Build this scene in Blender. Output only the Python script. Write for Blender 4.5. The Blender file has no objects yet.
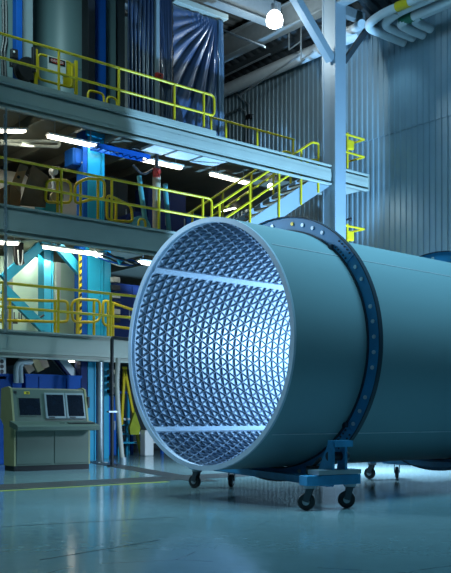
import bpy, bmesh, math, random
from mathutils import Vector, Matrix
random.seed(7)
PI = math.pi
V = Vector
sc = bpy.context.scene
COL = sc.collection

# ------------------------------------------------------------------ survey
# world: +Y runs along the hall towards the corrugated end wall, +X away from
# the mezzanine, z up; the camera stands at the origin one metre above floor.
F = 908.0; TH = math.radians(50.3); CT, ST = math.cos(TH), math.sin(TH); HZ = 418.0

def _ray(px, py):
    d = (px - 225.5) / F
    return (d * CT - ST, d * ST + CT, (HZ - py) / F)

def PX(px, py, X):          # survey point on the real plane x = X
    r = _ray(px, py); t = X / r[0]
    return V((X, r[1] * t, 1 + r[2] * t))

def PY(px, py, Y):          # survey point on the real plane y = Y
    r = _ray(px, py); t = Y / r[1]
    return V((r[0] * t, Y, 1 + r[2] * t))

def PZ(px, py, Z=0.0):      # survey point on the floor
    r = _ray(px, py); t = (Z - 1) / r[2]
    return V((r[0] * t, r[1] * t, Z))

# --------------------------------------------------------------- materials
MATS = {}
def mat(name, col, rough=0.5, metal=0.0, var=0.12, scale=6.0, bump=0.0, bscale=40.0, emit=None, estr=0.0,
        spec=0.5, coat=0.0, trans=0.0, alpha=1.0, stretch=None):
    if name in MATS: return MATS[name]
    m = bpy.data.materials.new(name); m.use_nodes = True
    nt = m.node_tree; b = nt.nodes['Principled BSDF']
    tc = nt.nodes.new('ShaderNodeTexCoord')
    mp = nt.nodes.new('ShaderNodeMapping'); nt.links.new(tc.outputs['Object'], mp.inputs['Vector'])
    if stretch: mp.inputs['Scale'].default_value = stretch
    n = nt.nodes.new('ShaderNodeTexNoise'); n.inputs['Scale'].default_value = scale
    n.inputs['Detail'].default_value = 5
    nt.links.new(mp.outputs['Vector'], n.inputs['Vector'])
    r = nt.nodes.new('ShaderNodeValToRGB')
    r.color_ramp.elements[0].position = 0.3; r.color_ramp.elements[1].position = 0.7
    r.color_ramp.elements[0].color = [c * (1 - var) for c in col] + [1]
    r.color_ramp.elements[1].color = [min(1, c * (1 + var)) for c in col] + [1]
    nt.links.new(n.outputs['Fac'], r.inputs['Fac'])
    nt.links.new(r.outputs['Color'], b.inputs['Base Color'])
    b.inputs['Roughness'].default_value = rough; b.inputs['Metallic'].default_value = metal
    b.inputs['Specular IOR Level'].default_value = spec
    b.inputs['Coat Weight'].default_value = coat
    b.inputs['Transmission Weight'].default_value = trans
    b.inputs['Alpha'].default_value = alpha
    if emit:
        b.inputs['Emission Color'].default_value = (*emit, 1); b.inputs['Emission Strength'].default_value = estr
    if bump:
        n2 = nt.nodes.new('ShaderNodeTexNoise'); n2.inputs['Scale'].default_value = bscale
        nt.links.new(mp.outputs['Vector'], n2.inputs['Vector'])
        bp = nt.nodes.new('ShaderNodeBump'); bp.inputs['Strength'].default_value = bump
        bp.inputs['Distance'].default_value = 0.02
        nt.links.new(n2.outputs['Fac'], bp.inputs['Height']); nt.links.new(bp.outputs['Normal'], b.inputs['Normal'])
    MATS[name] = m
    return m

def floor_material():
    m = mat('floor_epoxy', (0.19, 0.30, 0.33), rough=0.16, var=0.10, scale=0.55, spec=0.55)
    nt = m.node_tree; b = nt.nodes['Principled BSDF']
    tc = next(n for n in nt.nodes if n.type == 'TEX_COORD')
    rp = next(n for n in nt.nodes if n.type == 'VALTORGB')
    # fine speckle, scuffs and hairline cracks
    sp = nt.nodes.new('ShaderNodeTexNoise'); sp.inputs['Scale'].default_value = 9; sp.inputs['Detail'].default_value = 8
    nt.links.new(tc.outputs['Object'], sp.inputs['Vector'])
    rr = nt.nodes.new('ShaderNodeMapRange'); rr.inputs['From Min'].default_value = .3; rr.inputs['From Max'].default_value = .7
    rr.inputs['To Min'].default_value = 0.09; rr.inputs['To Max'].default_value = 0.18
    nt.links.new(sp.outputs['Fac'], rr.inputs['Value']); nt.links.new(rr.outputs['Result'], b.inputs['Roughness'])
    vo = nt.nodes.new('ShaderNodeTexVoronoi'); vo.feature = 'DISTANCE_TO_EDGE'; vo.inputs['Scale'].default_value = .42
    wn = nt.nodes.new('ShaderNodeTexNoise'); wn.inputs['Scale'].default_value = 2.0
    nt.links.new(tc.outputs['Object'], wn.inputs['Vector'])
    mx = nt.nodes.new('ShaderNodeMix'); mx.data_type = 'VECTOR'; mx.inputs['Factor'].default_value = .08
    nt.links.new(tc.outputs['Object'], mx.inputs[4]); nt.links.new(wn.outputs['Color'], mx.inputs[5])
    nt.links.new(mx.outputs[1], vo.inputs['Vector'])
    lt = nt.nodes.new('ShaderNodeMath'); lt.operation = 'LESS_THAN'; lt.inputs[1].default_value = .0035
    nt.links.new(vo.outputs['Distance'], lt.inputs[0])
    sc_ = nt.nodes.new('ShaderNodeTexNoise'); sc_.inputs['Scale'].default_value = 1.3
    nt.links.new(tc.outputs['Object'], sc_.inputs['Vector'])
    gt = nt.nodes.new('ShaderNodeMath'); gt.operation = 'GREATER_THAN'; gt.inputs[1].default_value = .5
    nt.links.new(sc_.outputs['Fac'], gt.inputs[0])
    mu = nt.nodes.new('ShaderNodeMath'); mu.operation = 'MULTIPLY'
    nt.links.new(lt.outputs[0], mu.inputs[0]); nt.links.new(gt.outputs[0], mu.inputs[1])
    ml = nt.nodes.new('ShaderNodeMath'); ml.operation = 'MULTIPLY'; ml.inputs[1].default_value = .5
    nt.links.new(mu.outputs[0], ml.inputs[0])
    mc = nt.nodes.new('ShaderNodeMix'); mc.data_type = 'RGBA'
    mc.inputs['B'].default_value = (.05, .07, .08, 1)
    nt.links.new(ml.outputs[0], mc.inputs['Factor']); nt.links.new(rp.outputs['Color'], mc.inputs['A'])
    nt.links.new(mc.outputs['Result'], b.inputs['Base Color'])
    return m

M_FLOOR = floor_material()
M_STEEL = mat('grey_green_paint', (0.38, 0.42, 0.375), .5, var=.06, scale=1.5)          # mezzanine steel
M_COLP = mat('pale_grey_paint', (0.27, 0.34, 0.39), .5, var=.05, scale=1.2)
M_WALL = mat('corrugated_siding', (0.22, 0.32, 0.375), .42, metal=.25, var=.10, scale=.8)
M_DECK = mat('roof_deck_metal', (0.13, 0.15, 0.155), .5, metal=.2, var=.08)
M_PLATE = mat('floor_plate_olive', (0.15, 0.155, 0.125), .6, var=.15, scale=1.0)
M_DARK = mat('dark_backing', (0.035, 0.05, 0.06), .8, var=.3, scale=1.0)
M_YEL = mat('safety_yellow_paint', (0.72, 0.53, 0.014), .4, var=.08)
M_SHELL = mat('grey_green_primer', (0.175, 0.295, 0.33), .6, var=.05, scale=.9, stretch=(1, .25, 1), bump=.02, bscale=5)
M_RIB = mat('milled_aluminium_primer', (0.44, 0.55, 0.65), .42, metal=.1, var=.04)
M_LATT = mat('shaded_rib_tone', (0.17, 0.235, 0.31), .45, metal=.1, var=.04)  # darker than the skin: shade on the rib sides put into the colour
M_RING = mat('ring_blue_paint', (0.030, 0.24, 0.48), .4, var=.15, scale=3)
M_RINGD = mat('ring_dark_edge', (0.012, 0.03, 0.05), .6)
M_BOLT = mat('zinc_bolt', (0.6, 0.66, 0.7), .35, metal=.4)
M_GOLD = mat('gold_bolt', (0.65, 0.45, 0.06), .35, metal=.4)
M_DOLLY = mat('dolly_blue_paint', (0.03, 0.25, 0.47), .45, var=.2, scale=5)
M_RUB = mat('black_rubber', (0.012, 0.014, 0.016), .55, var=.2)
M_ZINC = mat('zinc_steel', (0.36, 0.42, 0.46), .4, metal=.6)
M_FORK = mat('dark_zinc', (0.06, 0.075, 0.09), .45, metal=.4)
M_CYAN = mat('machine_cyan_paint', (0.012, 0.31, 0.50), .4, var=.08, scale=2)
M_BLUE = mat('machine_blue_paint', (0.006, 0.08, 0.36), .55, spec=.15, var=.12, scale=2)
M_NAVY = mat('navy_paint', (0.010, 0.025, 0.11), .6, spec=.2, var=.3, scale=2)
M_PALE = mat('pale_green_panel', (0.58, 0.74, 0.60), .5, var=.05, scale=1)
M_TANK = mat('tank_grey_green', (0.13, 0.21, 0.22), .45, var=.08, scale=.8, stretch=(1, 1, .3))
M_GREYT = mat('tank_warm_grey', (0.33, 0.33, 0.30), .5, var=.1, scale=.8)
M_WHITE = mat('white_enamel', (0.75, 0.78, 0.78), .4, var=.03)
M_TUBE = mat('lit_fluorescent', (0.9, 0.9, 0.85), .4, emit=(1.0, .93, .74), estr=7.0)
M_BULB = mat('lit_globe', (0.9, 0.9, 0.9), .4, emit=(.90, .97, 1.0), estr=7.0)
M_CONS = mat('console_grey_green', (0.10, 0.14, 0.115), .45, var=.05, scale=2)
M_CONB = mat('console_bezel_grey', (0.24, 0.30, 0.33), .4, var=.04)
M_SCRN = mat('dark_screen_glass', (0.008, 0.012, 0.022), .12, var=.1)
M_BLK = mat('black_paint', (0.012, 0.013, 0.016), .45, var=.2)
M_TRENCH = mat('trench_cover_grey', (0.035, 0.042, 0.05), .4, var=.15, scale=3)
M_JOINT = mat('joint_line', (0.03, 0.035, 0.04), .6)
M_STRIPE = mat('yellow_floor_paint', (0.42, 0.43, 0.04), .4, var=.2, scale=3)
M_CARD = mat('brown_cardboard', (0.42, 0.21, 0.085), .8, var=.12, scale=2)
M_CARDD = mat('dark_cardboard', (0.21, 0.13, 0.075), .85, var=.15)
M_GIRD = mat('roof_girder_paint', (0.20, 0.235, 0.25), .5, var=.08)
M_PIPE = mat('white_pipe_jacket', (0.60, 0.68, 0.72), .45, var=.05)
M_GREEN = mat('green_band', (0.01, 0.16, 0.09), .5)
M_BEIGE = mat('beige_pipe_paint', (0.42, 0.38, 0.27), .5, var=.08)
M_RED = mat('red_paint', (0.5, 0.03, 0.02), .45)
M_TEAL = mat('teal_pipe_paint', (0.08, 0.30, 0.33), .4, var=.1)
M_WOOD = mat('stair_tread_wood', (0.16, 0.12, 0.07), .7, var=.2)
M_CURT = mat('blue_plastic_sheet', (0.045, 0.078, 0.155), .33, var=.10, scale=1.2, spec=.7, coat=.25)
M_CURTP = mat('pale_plastic_sheet', (0.16, 0.24, 0.34), .25, var=.10, scale=1.2, spec=.7)

# ------------------------------------------------------------ mesh builder
class MB:
    def __init__(s): s.bm = bmesh.new()
    def box(s, lo, hi, bev=0.0):
        c = (V(lo) + V(hi)) / 2; d = V(hi) - V(lo)
        return s.obox(c, d, Matrix.Identity(3), bev)
    def obox(s, c, d, rot, bev=0.0):
        m = Matrix.Translation(V(c)) @ rot.to_4x4() @ Matrix.Diagonal((abs(d[0]), abs(d[1]), abs(d[2]), 1))
        g = bmesh.ops.create_cube(s.bm, size=1.0, matrix=m)
        if bev:
            es = list({e for v in g['verts'] for e in v.link_edges})
            bmesh.ops.bevel(s.bm, geom=es, offset=bev, segments=2, affect='EDGES', profile=.5)
        return s
    def bar(s, a, b, w, h, up=(0, 0, 1), bev=0.0):     # rectangular bar from a to b
        a, b = V(a), V(b); d = (b - a); L = d.length; d.normalize()
        x = d.cross(V(up)).normalized(); z = x.cross(d).normalized()
        return s.obox((a + b) / 2, (w, L, h), Matrix((x, d, z)).transposed(), bev)
    def cyl(s, a, b, r, r2=None, seg=16, cap=True):
        a, b = V(a), V(b); d = b - a
        q = d.to_track_quat('Z', 'Y').to_matrix().to_4x4()
        bmesh.ops.create_cone(s.bm, cap_ends=cap, segments=seg, radius1=r, radius2=r if r2 is None else r2,
                              depth=d.length, matrix=Matrix.Translation((a + b) / 2) @ q)
        return s
    def sph(s, c, r, seg=16, sz=1.0):
        bmesh.ops.create_uvsphere(s.bm, u_segments=seg, v_segments=seg // 2, radius=r,
                                  matrix=Matrix.Translation(V(c)) @ Matrix.Diagonal((1, 1, sz, 1)))
        return s
    def tube(s, pts, r, seg=8, closed=False, fillet=0.0, fn=4):
        pts = [V(p) for p in pts]
        if fillet:
            out = []; n = len(pts)
            for i, p in enumerate(pts):
                if not closed and i in (0, n - 1): out.append(p); continue
                a = pts[i - 1]; b = pts[(i + 1) % n]
                fa = min(fillet, (a - p).length * .45); fb = min(fillet, (b - p).length * .45)
                A = p + (a - p).normalized() * fa; B = p + (b - p).normalized() * fb
                for k in range(fn + 1):
                    t = k / fn; out.append(A * (1 - t) ** 2 + p * 2 * t * (1 - t) + B * t * t)
            pts = out
        n = len(pts); rings = []
        ref = None
        for i, p in enumerate(pts):
            if closed: d = (pts[(i + 1) % n] - pts[i - 1])
            else: d = pts[min(i + 1, n - 1)] - pts[max(i - 1, 0)]
            d.normalize()
            if ref is None:
                ref = d.cross(V((0, 0, 1)))
                if ref.length < .01: ref = d.cross(V((1, 0, 0)))
            ref = (ref - d * ref.dot(d)).normalized(); u = d.cross(ref)
            rings.append([s.bm.verts.new(p + (ref * math.cos(2 * PI * k / seg) + u * math.sin(2 * PI * k / seg)) * r)
                          for k in range(seg)])
        for i in range(n if closed else n - 1):
            A, B = rings[i], rings[(i + 1) % n]
            for k in range(seg):
                s.bm.faces.new((A[k], A[(k + 1) % seg], B[(k + 1) % seg], B[k]))
        if not closed:
            s.bm.faces.new(rings[0][::-1]); s.bm.faces.new(rings[-1])
        return s
    def prism(s, prof, fn):      # prof: list of 2D points; fn(p, t) -> 3D for t = 0, 1
        A = [s.bm.verts.new(fn(p, 0)) for p in prof]; B = [s.bm.verts.new(fn(p, 1)) for p in prof]
        n = len(prof)
        for i in range(n): s.bm.faces.new((A[i], A[(i + 1) % n], B[(i + 1) % n], B[i]))
        s.bm.faces.new(A[::-1]); s.bm.faces.new(B)
        return s
    def revolve(s, prof, c, ax, u, w, seg=96, closed=True, a0=0.0, a1=2 * PI):   # prof: (radius, along)
        full = abs(a1 - a0 - 2 * PI) < 1e-6
        n = seg if full else seg + 1; rows = []
        for i in range(n):
            t = a0 + (a1 - a0) * i / seg; d = u * math.cos(t) + w * math.sin(t)
            rows.append([s.bm.verts.new(c + d * r + ax * h) for r, h in prof])
        m = len(prof)
        for i in range(seg):
            A = rows[i]; B = rows[(i + 1) % n]
            for k in range(m if closed else m - 1):
                s.bm.faces.new((A[k], A[(k + 1) % m], B[(k + 1) % m], B[k]))
        if not full and closed:
            s.bm.faces.new(rows[0]); s.bm.faces.new(rows[-1][::-1])
        return s
    def grid(s, fn, nu, nv):
        g = [[s.bm.verts.new(fn(i / nu, j / nv)) for j in range(nv + 1)] for i in range(nu + 1)]
        for i in range(nu):
            for j in range(nv): s.bm.faces.new((g[i][j], g[i + 1][j], g[i + 1][j + 1], g[i][j + 1]))
        return s

def wm(o):
    m = Matrix.LocRotScale(o.location, o.rotation_euler, None)
    return (wm(o.parent) @ m) if o.parent else m

def build(name, mb, material, parent=None, smooth=None, local=False, label=None, loc=None):
    me = bpy.data.meshes.new(name)
    bmesh.ops.recalc_face_normals(mb.bm, faces=mb.bm.faces)
    mb.bm.to_mesh(me); mb.bm.free()
    o = bpy.data.objects.new(name, me); COL.objects.link(o)
    if parent is not None:
        o.parent = parent
        if not local: me.transform(wm(parent).inverted())
    elif loc is not None:
        o.location = loc
        if not local: me.transform(Matrix.Translation(V(loc)).inverted())
    me.materials.append(material)
    if smooth:
        for p in me.polygons: p.use_smooth = True
        me.set_sharp_from_angle(angle=math.radians(smooth))
    if label: o['label'] = label
    return o

def tag(o, label, cat, group=None, kind=None):
    o['label'] = label; o['category'] = cat
    if group: o['group'] = group
    if kind: o['kind'] = kind
    return o

def thing(name, label, cat, loc=(0, 0, 0), rz=0.0, group=None):
    o = bpy.data.objects.new(name, None); COL.objects.link(o)
    o.location = loc; o.rotation_euler = (0, 0, rz); o.empty_display_size = .1
    return tag(o, label, cat, group)

def struct(name, mb, material, smooth=None):
    o = build(name, mb, material, smooth=smooth); o['kind'] = 'structure'
    return o

def copy_tree(o, parent=None):
    c = o.copy(); COL.objects.link(c)
    if parent is not None: c.parent = parent
    for ch in list(o.children): copy_tree(ch, c)
    return c

# ================================================================= SETTING
XM = -17.1                                   # front plane of the mezzanine
LV = (2.81, 5.36, 7.88)                      # its three floors
WY = 20.0                                    # end wall
XL = -26.0                                   # side wall behind the mezzanine
ZR = 13.2                                    # roof deck

struct('floor', MB().box((-27, -4, -.2), (6, 21, 0)), M_FLOOR)

def corrugated(x0, x1, y, z0, z1, pitch=.2, d=.026):
    m = MB(); n = int((x1 - x0) / pitch); prof = []
    for i in range(n):
        x = x0 + i * pitch
        prof += [(x, 0), (x + pitch * .45, 0), (x + pitch * .55, -d), (x + pitch * .9, -d)]
    prof.append((x0 + n * pitch, 0))
    prof += [(x0 + n * pitch, .06), (x0, .06)]
    m.prism(prof, lambda p, t: (p[0], y + p[1], z0 if t == 0 else z1))
    return m
LAP = 9.05
struct('wall_end', corrugated(XL, -4, WY, 0, LAP), M_WALL)
struct('wall_end_upper', corrugated(XL, -4, WY - .025, LAP - .02, ZR), M_WALL)
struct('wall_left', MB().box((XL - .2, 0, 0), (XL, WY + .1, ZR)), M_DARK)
m = MB(); prof = []; x = XL
while x < -4:
    prof += [(x, 0), (x + .16, 0), (x + .2, .09), (x + .32, .09)]; x += .36
prof += [(x, 0), (x, .16), (XL, .16)]
m.prism(prof, lambda p, t: (p[0], 6 if t == 0 else WY, ZR + p[1]))
struct('ceiling', m, M_DECK)

m = MB(); prof = []; x = XL
while x < -4:
    prof += [(x, 0), (x + .16, 0), (x + .2, .09), (x + .32, .09)]; x += .36
prof += [(x, 0), (x, .13), (XL, .13)]
m.prism(prof, lambda p, t: (p[0], 18.36 if t == 0 else WY, (12.95 if t == 0 else 12.30) + p[1]))
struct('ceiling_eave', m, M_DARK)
# trench covers and painted lines in the floor
a0, a1 = PZ(0, 485.5), PZ(0, 491.5)
m = MB()
for i in range(14): m.box((-12.63, 2.0 + i * .8, 0.0), (-11.72, 2.788 + i * .8, .004))
struct('trim_trench_along_hall', m, M_TRENCH)
struct('trim_yellow_line', MB().box((-11.60, 1.0, 0), (-11.48, 8.4, .003)), M_STRIPE)
A = PZ(92, 461.5); B = PZ(206, 481.5)
m = MB(); m.bar(A + V((0, 0, .003)), B + V((0, 0, .003)), .42, .006)
struct('trim_trench_across_hall', m, M_TRENCH)
m = MB(); m.bar(PZ(0, 527) + V((0, 0, .001)), PZ(178, 517) + V((0, 0, .001)), .012, .002)
m.bar(PZ(40, 560) + V((0, 0, .001)), PZ(160, 540) + V((0, 0, .001)), .010, .002)
struct('trim_floor_joint', m, M_JOINT)

# mezzanine floors (setting)
def slab(name, x0, x1, y0, y1, z, t=.1):
    struct(name, MB().box((x0, y0, z - t), (x1, y1, z)), M_PLATE)
slab('mezzanine_floor_lower', -24, XM - .12, 4.5, 19.3, LV[0] - .03)
slab('mezzanine_floor_middle', -24, XM - .12, 4.5, 19.3, LV[1] - .03)
slab('mezzanine_floor_upper', -24, XM - .12, 4.5, 13.9, LV[2] - .03)
slab('mezzanine_floor_upper_landing', -24, -18.45, 13.9, 19.3, LV[2] - .03)

# ------------------------------------------------------- mezzanine beams
def channel(m, y0, y1, z0, z1, x=XM, lip=.09, t=.035, ext=0.0):
    m.box((x - .16, y0, z0), (x - .12, y1, z1))                 # web
    m.box((x - .16, y0, z1 - t), (x, y1, z1))                   # top flange
    m.box((x - .16, y0, z0), (x, y1, z0 + t))                   # bottom flange
    m.box((x - .119, y0, z0 + .105), (x - .03, y1, z1 - .10))   # raised face
    m.box((x - .03, y0, z0 + .18), (x - .022, y1, z1 - .20))
def beam(label, y0, y1, z0, z1, toe=None, splices=(), stub=False):
    t = thing('fascia_beam', label, 'beam', (XM - .1, (y0 + y1) / 2, z0))
    m = MB(); channel(m, y0, y1, z0, z1); build('web_and_flanges', m, M_STEEL, t)
    if toe: build('toe_plate', MB().box((XM - .02, toe[0], z1), (XM + .01, toe[1], z1 + .10)), M_STEEL, t)
    for ys in splices:
        for dy in (-.1, .1):
            for dz in (.18, .26, .34):
                build('bolt', MB().cyl((XM - .075, ys + dy, z0 + dz), (XM - .045, ys + dy, z0 + dz), .02, seg=6), M_DARK, t)
    return t
beam('long grey beam edging the uppermost mezzanine floor, carrying yellow railing', 4.5, 17.95, 7.33, 7.86, (4.5, 13.9), (13.75,))
beam('long grey beam edging the middle mezzanine floor, below the brown box', 4.5, 17.95, 4.74, 5.36)
beam('long grey beam edging the lowest mezzanine floor, above the control console', 4.5, 17.95, 2.24, 2.81)
t = thing('stub_beam', 'short pale beam between the tall column and the corrugated wall', 'beam', (XM - .1, 18.9, 7.4))
m = MB(); channel(m, 18.40, 19.45, 7.40, 7.86); m.box((XM - .16, 19.44, 7.40), (XM, 19.46, 7.86))
build('web_and_flanges', m, M_STEEL, t)
build('floor_plate', MB().box((-18.4, 18.4, 7.44), (XM - .17, 19.4, 7.50)), M_STEEL, t)

# tall column and its braces
t = thing('steel_column', 'tall pale H-section column standing behind the big cylinder', 'column', (-17.25, 18.18, 0))
m = MB()
m.box((-17.06, 17.97, 0), (-17.0, 18.39, 13.0)); m.box((-17.5, 17.97, 0), (-17.44, 18.39, 13.0))
m.box((-17.44, 17.985, 0), (-17.06, 18.02, 13.0)); m.box((-17.44, 18.34, 0), (-17.06, 18.375, 13.0)); build('shaft', m, M_COLP, t)
m = MB(); m.box((-17.6, 17.85, 0), (-16.9, 18.5, .04)); build('base_plate', m, M_COLP, t)
m = MB(); m.bar(PX(287, -16, -17.15), PX(331, 60, -17.15), .2, .22)
tag(build('diagonal_brace', m, M_COLP, loc=(-17.15, 17.2, 11.4)), 'slanting pale brace running up left from the top of the tall column', 'brace')
m = MB(); m.bar(PX(344, 62, -17.3), PX(372, 22, -17.3), .12, .14)
tag(build('diagonal_brace', m, M_DARK, loc=(-17.3, 18.9, 11)), 'thin dark brace rising right from the top of the tall column', 'brace')

# roof steel
t = thing('roof_beam', 'big roof girder running across the hall behind the white globe lamp', 'beam', (-20, 18.2, 12.2))
m = MB(); m.box((XL, 18.15, 12.28), (-4, 18.2, 12.92)); m.box((XL, 18.0, 12.24), (-4, 18.35, 12.29)); m.box((XL, 18.0, 12.9), (-4, 18.35, 12.94))
build('girder', m, M_GIRD, t)
t = thing('roof_beam', 'roof girder running along the hall over the plastic curtain', 'beam', (-19.2, 14, 12.2))
m = MB(); m.box((-19.22, 6.2, 12.3), (-19.17, 18.0, 13.0)); m.box((-19.35, 6.2, 12.26), (-19.05, 18.0, 12.31))
build('girder', m, M_GIRD, t)
t = thing('roof_beam', 'roof girder running along the hall over the tall column', 'beam', (-17.2, 19, 12.3))
m = MB(); m.box((-17.3, 18.4, 12.1), (-17.1, 19.3, 12.36)); m.box((-17.3, 6.2, 12.6), (-17.1, 17.96, 13.0)); build('girder', m, M_GIRD, t)
for k, (y, z, w) in enumerate(((18.7, 12.52, .10), (19.15, 12.36, .14))):
    tag(build('roof_purlin', MB().box((XL, y, z), (-17.4, y + w, z + .16)), M_DARK, loc=(-20, y, z)),
        ('dark roof purlin just behind the big girder', 'dark roof purlin nearest the corrugated wall')[k], 'purlin')
tag(build('eave_pipe', MB().cyl((XL, 19.6, 12.08), (-17.55, 19.6, 12.08), .2, seg=20), M_PIPE, smooth=40, loc=(-20, 19.6, 12)),
    'thick pale pipe running along the top of the corrugated wall left of the column', 'pipe')
for k, (a, b, r) in enumerate(((PY(200, 21, 17), PY(265, 47, 17), .03), (PY(300, 55, 18.9), PY(240, 95, 18.9), .03), (PY(225, 76, 18.9), PY(270, 54, 18.9), .03))):
    tag(build('sprinkler_pipe', MB().cyl(a, b, r, seg=8), M_ZINC, smooth=40, loc=(a + b) / 2),
        ('thin pipe slanting down from the curtain top under the roof', 'thin dark pipe above the eave pipe near the column',
         'short thin bright pipe under the roof left of the globe lamp')[k], 'pipe')

# globe lamp
t = thing('pendant_lamp', 'bright white globe lamp hanging under the roof', 'lamp', PY(275, 20, 16.8))
c = PY(274.5, 19.5, 16.8)
m = MB(); m.revolve([(.001, -.2), (.15, -.195), (.22, -.14), (.235, -.02), (.21, .1), (.15, .19), (.08, .24), (.001, .25)], c, V((0, 0, 1)), V((1, 0, 0)), V((0, 1, 0)), 24, closed=False)
build('globe', m, M_BULB, t, smooth=60)
build('ballast_housing', MB().cyl(c + V((0, 0, .2)), c + V((0, 0, .42)), .07, .09, seg=16), M_ZINC, t, smooth=40)
build('hanger', MB().cyl(c + V((0, 0, .42)), (c.x, c.y, ZR), .015, seg=8), M_ZINC, t)

# drop rods with small pipes left of the column
for k, (px, y0, y1) in enumerate(((289, 22, 50), (301, 36, 37.5))):
    a = PY(px, y0, 18.6); b = PY(px, y1 if k == 0 else 60, 18.6); a.z = 12.85
    m = MB(); m.cyl(a, b, .025, seg=8); m.cyl(b, b + V((.5, 0, .1)), .02, seg=8)
    tag(build('drop_rod', m, M_ZINC, loc=b), ('thin rod hanging just right of the globe lamp', 'thin rod hanging nearest the slanting pale brace')[k], 'rod')

# white pipes with elbows at top right
labels = ['lowest white elbow pipe entering the corrugated wall', 'second white elbow pipe from the column, entering the corrugated wall',
          'third white elbow pipe from the column, with a green band', 'outermost white elbow pipe, with a green band']
for k, ((ex, ey), yb) in enumerate(zip([(404.5, 43), (414, 39), (424, 37), (431.6, 31.5)], (18.35, 18.65, 18.9, 19.15))):
    e = PY(ex, ey, WY - .02)
    pz = e.z + .02 * k
    t = thing('elbow_pipe', labels[k], 'pipe', e)
    far = e.x + 7
    if k < 2:
        pts = [(e.x, WY - .052, pz), (e.x, yb, pz), (e.x + .5, yb, pz + .15), (far, yb, pz + .15)]
    else:
        pts = [(e.x, WY - .052, pz), (e.x, yb, pz), (e.x + .3, yb, pz + .05), (far, yb, pz + .05)]
    build('pipe_run', MB().tube(pts, .115, seg=14, fillet=.35, fn=6), M_PIPE, t, smooth=50)
    bx = PY((397, 388, 401, 410)[k], 10, yb).x
    build('identification_band', MB().cyl((bx, yb, pts[-1][2]), (bx + .4, yb, pts[-1][2]), .125, seg=14),
          (M_YEL, M_GREYT, M_GREEN, M_GREEN)[k], t, smooth=40, label=('yellow band', 'grey band', 'green band', 'green band')[k])
m = MB(); m.tube([PY(330, 37, 19.3), PY(352, 30, 19.3), PY(362, 24, 19.0)], .13, seg=12)
tag(build('wall_pipe', m, M_PIPE, smooth=40, loc=PY(345, 33, 19.3)), 'thick pale pipe passing right of the column top to the elbow pipes', 'pipe')

# conduit on the end wall, behind the upper floor
m = MB()
m.tube([PY(246, 150, 19.85), PY(246, 112, 19.85), PY(240, 108, 19.85), PY(226, 115, 19.85)], .03, seg=8)
m.tube([PY(249, 150, 19.85), PY(249, 105, 19.85), PY(232, 90, 19.85)], .03, seg=8)
t = thing('wall_conduit', 'grey conduits with small box on the corrugated wall above upper floor railing', 'conduit', PY(247, 125, 19.85))
build('conduit', m, M_ZINC, t)
q = PY(249, 117, 19.85); build('junction_box', MB().obox(q, (.25, .1, .14), Matrix.Identity(3)), M_BLK, t)

# =============================================================== GUARDRAILS
RR = .03
def guardrail(label, y0, y1, z, posts, x=XM - .05, top=.95, mid=.46, loop=False, toe=False, name='guardrail'):
    t = thing(name, label, 'railing', (x, (y0 + y1) / 2, z))
    if loop:
        m = MB(); m.tube([(x, y0, z + top), (x, y1, z + top), (x, y1, z + mid), (x, y0, z + mid)], RR, fillet=.12)
        build('rail_loop', m, M_YEL, t, smooth=50)
    else:
        build('top_rail', MB().tube([(x, y0, z + top), (x, y1, z + top)], RR), M_YEL, t, smooth=50)
        build('mid_rail', MB().tube([(x, y0, z + mid), (x, y1, z + mid)], RR), M_YEL, t, smooth=50)
    for y in posts:
        build('post', MB().tube([(x, y, z), (x, y, z + top)], RR), M_YEL, t, smooth=50)
    if toe: build('toe_board', MB().box((x - .01, y0, z), (x + .01, y1, z + .12)), M_YEL, t)
    return t
yy = lambda px, X=XM: PX(px, 300, X).y
guardrail('long yellow railing along the uppermost mezzanine floor in front of the blue curtain', 4.6, yy(215.5), LV[2], [5.3, 6.9, yy(60), yy(120), yy(175.5), yy(205)], loop=True)
guardrail('long yellow railing along the middle mezzanine floor in front of the brown box', 4.6, yy(213), LV[1], [yy(7), yy(62.5), yy(113), yy(160), yy(204)], loop=True)
guardrail('long yellow railing along the lowest mezzanine floor, left of the big cylinder', 4.6, yy(180), LV[0], [yy(4.5), yy(59.5), yy(112), yy(165)])
guardrail('yellow railing beside the stair opening, in front of the corrugated wall', 14.7, 17.75, LV[2] - .03, [14.75, 15.25, 16.35, 17.7], x=-18.35, toe=True)
m = None
def end_rail(label, z, zig):
    t = thing('guardrail', label, 'railing', (XM, 18.9, z))
    for nm, dz in (('top_rail', .95), ('mid_rail', .46)):
        m = MB(); m.tube([(-18.3, 19.3, z + dz), (XM - .05, 19.32, z + dz), (XM - .05, 18.45, z + dz)], RR, fillet=.05)
        build(nm, m, M_YEL, t, smooth=50)
    for y in (18.62, 18.95): build('post', MB().tube([(XM - .05 - (y > 18.8) * .5, y, z), (XM - .05 - (y > 18.8) * .5, y, z + 1.0)], RR), M_YEL, t, smooth=50)
    build('self_closing_hinge', MB().box((XM - .12, 18.6, z + .55), (XM, 18.85, z + .82), .03), M_YEL, t)
end_rail('yellow railing right of the tall column on the short stub beam', LV[2], 1)
end_rail('yellow railing right of the tall column, low, just above the cylinder', LV[1], 0)
t = thing('cable_bracket', 'small black bracket right of the tall column above the lower yellow railing', 'bracket', PX(346, 219, XM))
build('arm', MB().cyl(PX(344, 220, XM), PX(350, 219, XM), .03, seg=8), M_BLK, t)
build('tip', MB().sph(PX(350.5, 219, XM), .05, 10), M_BLK, t, smooth=60)

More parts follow.
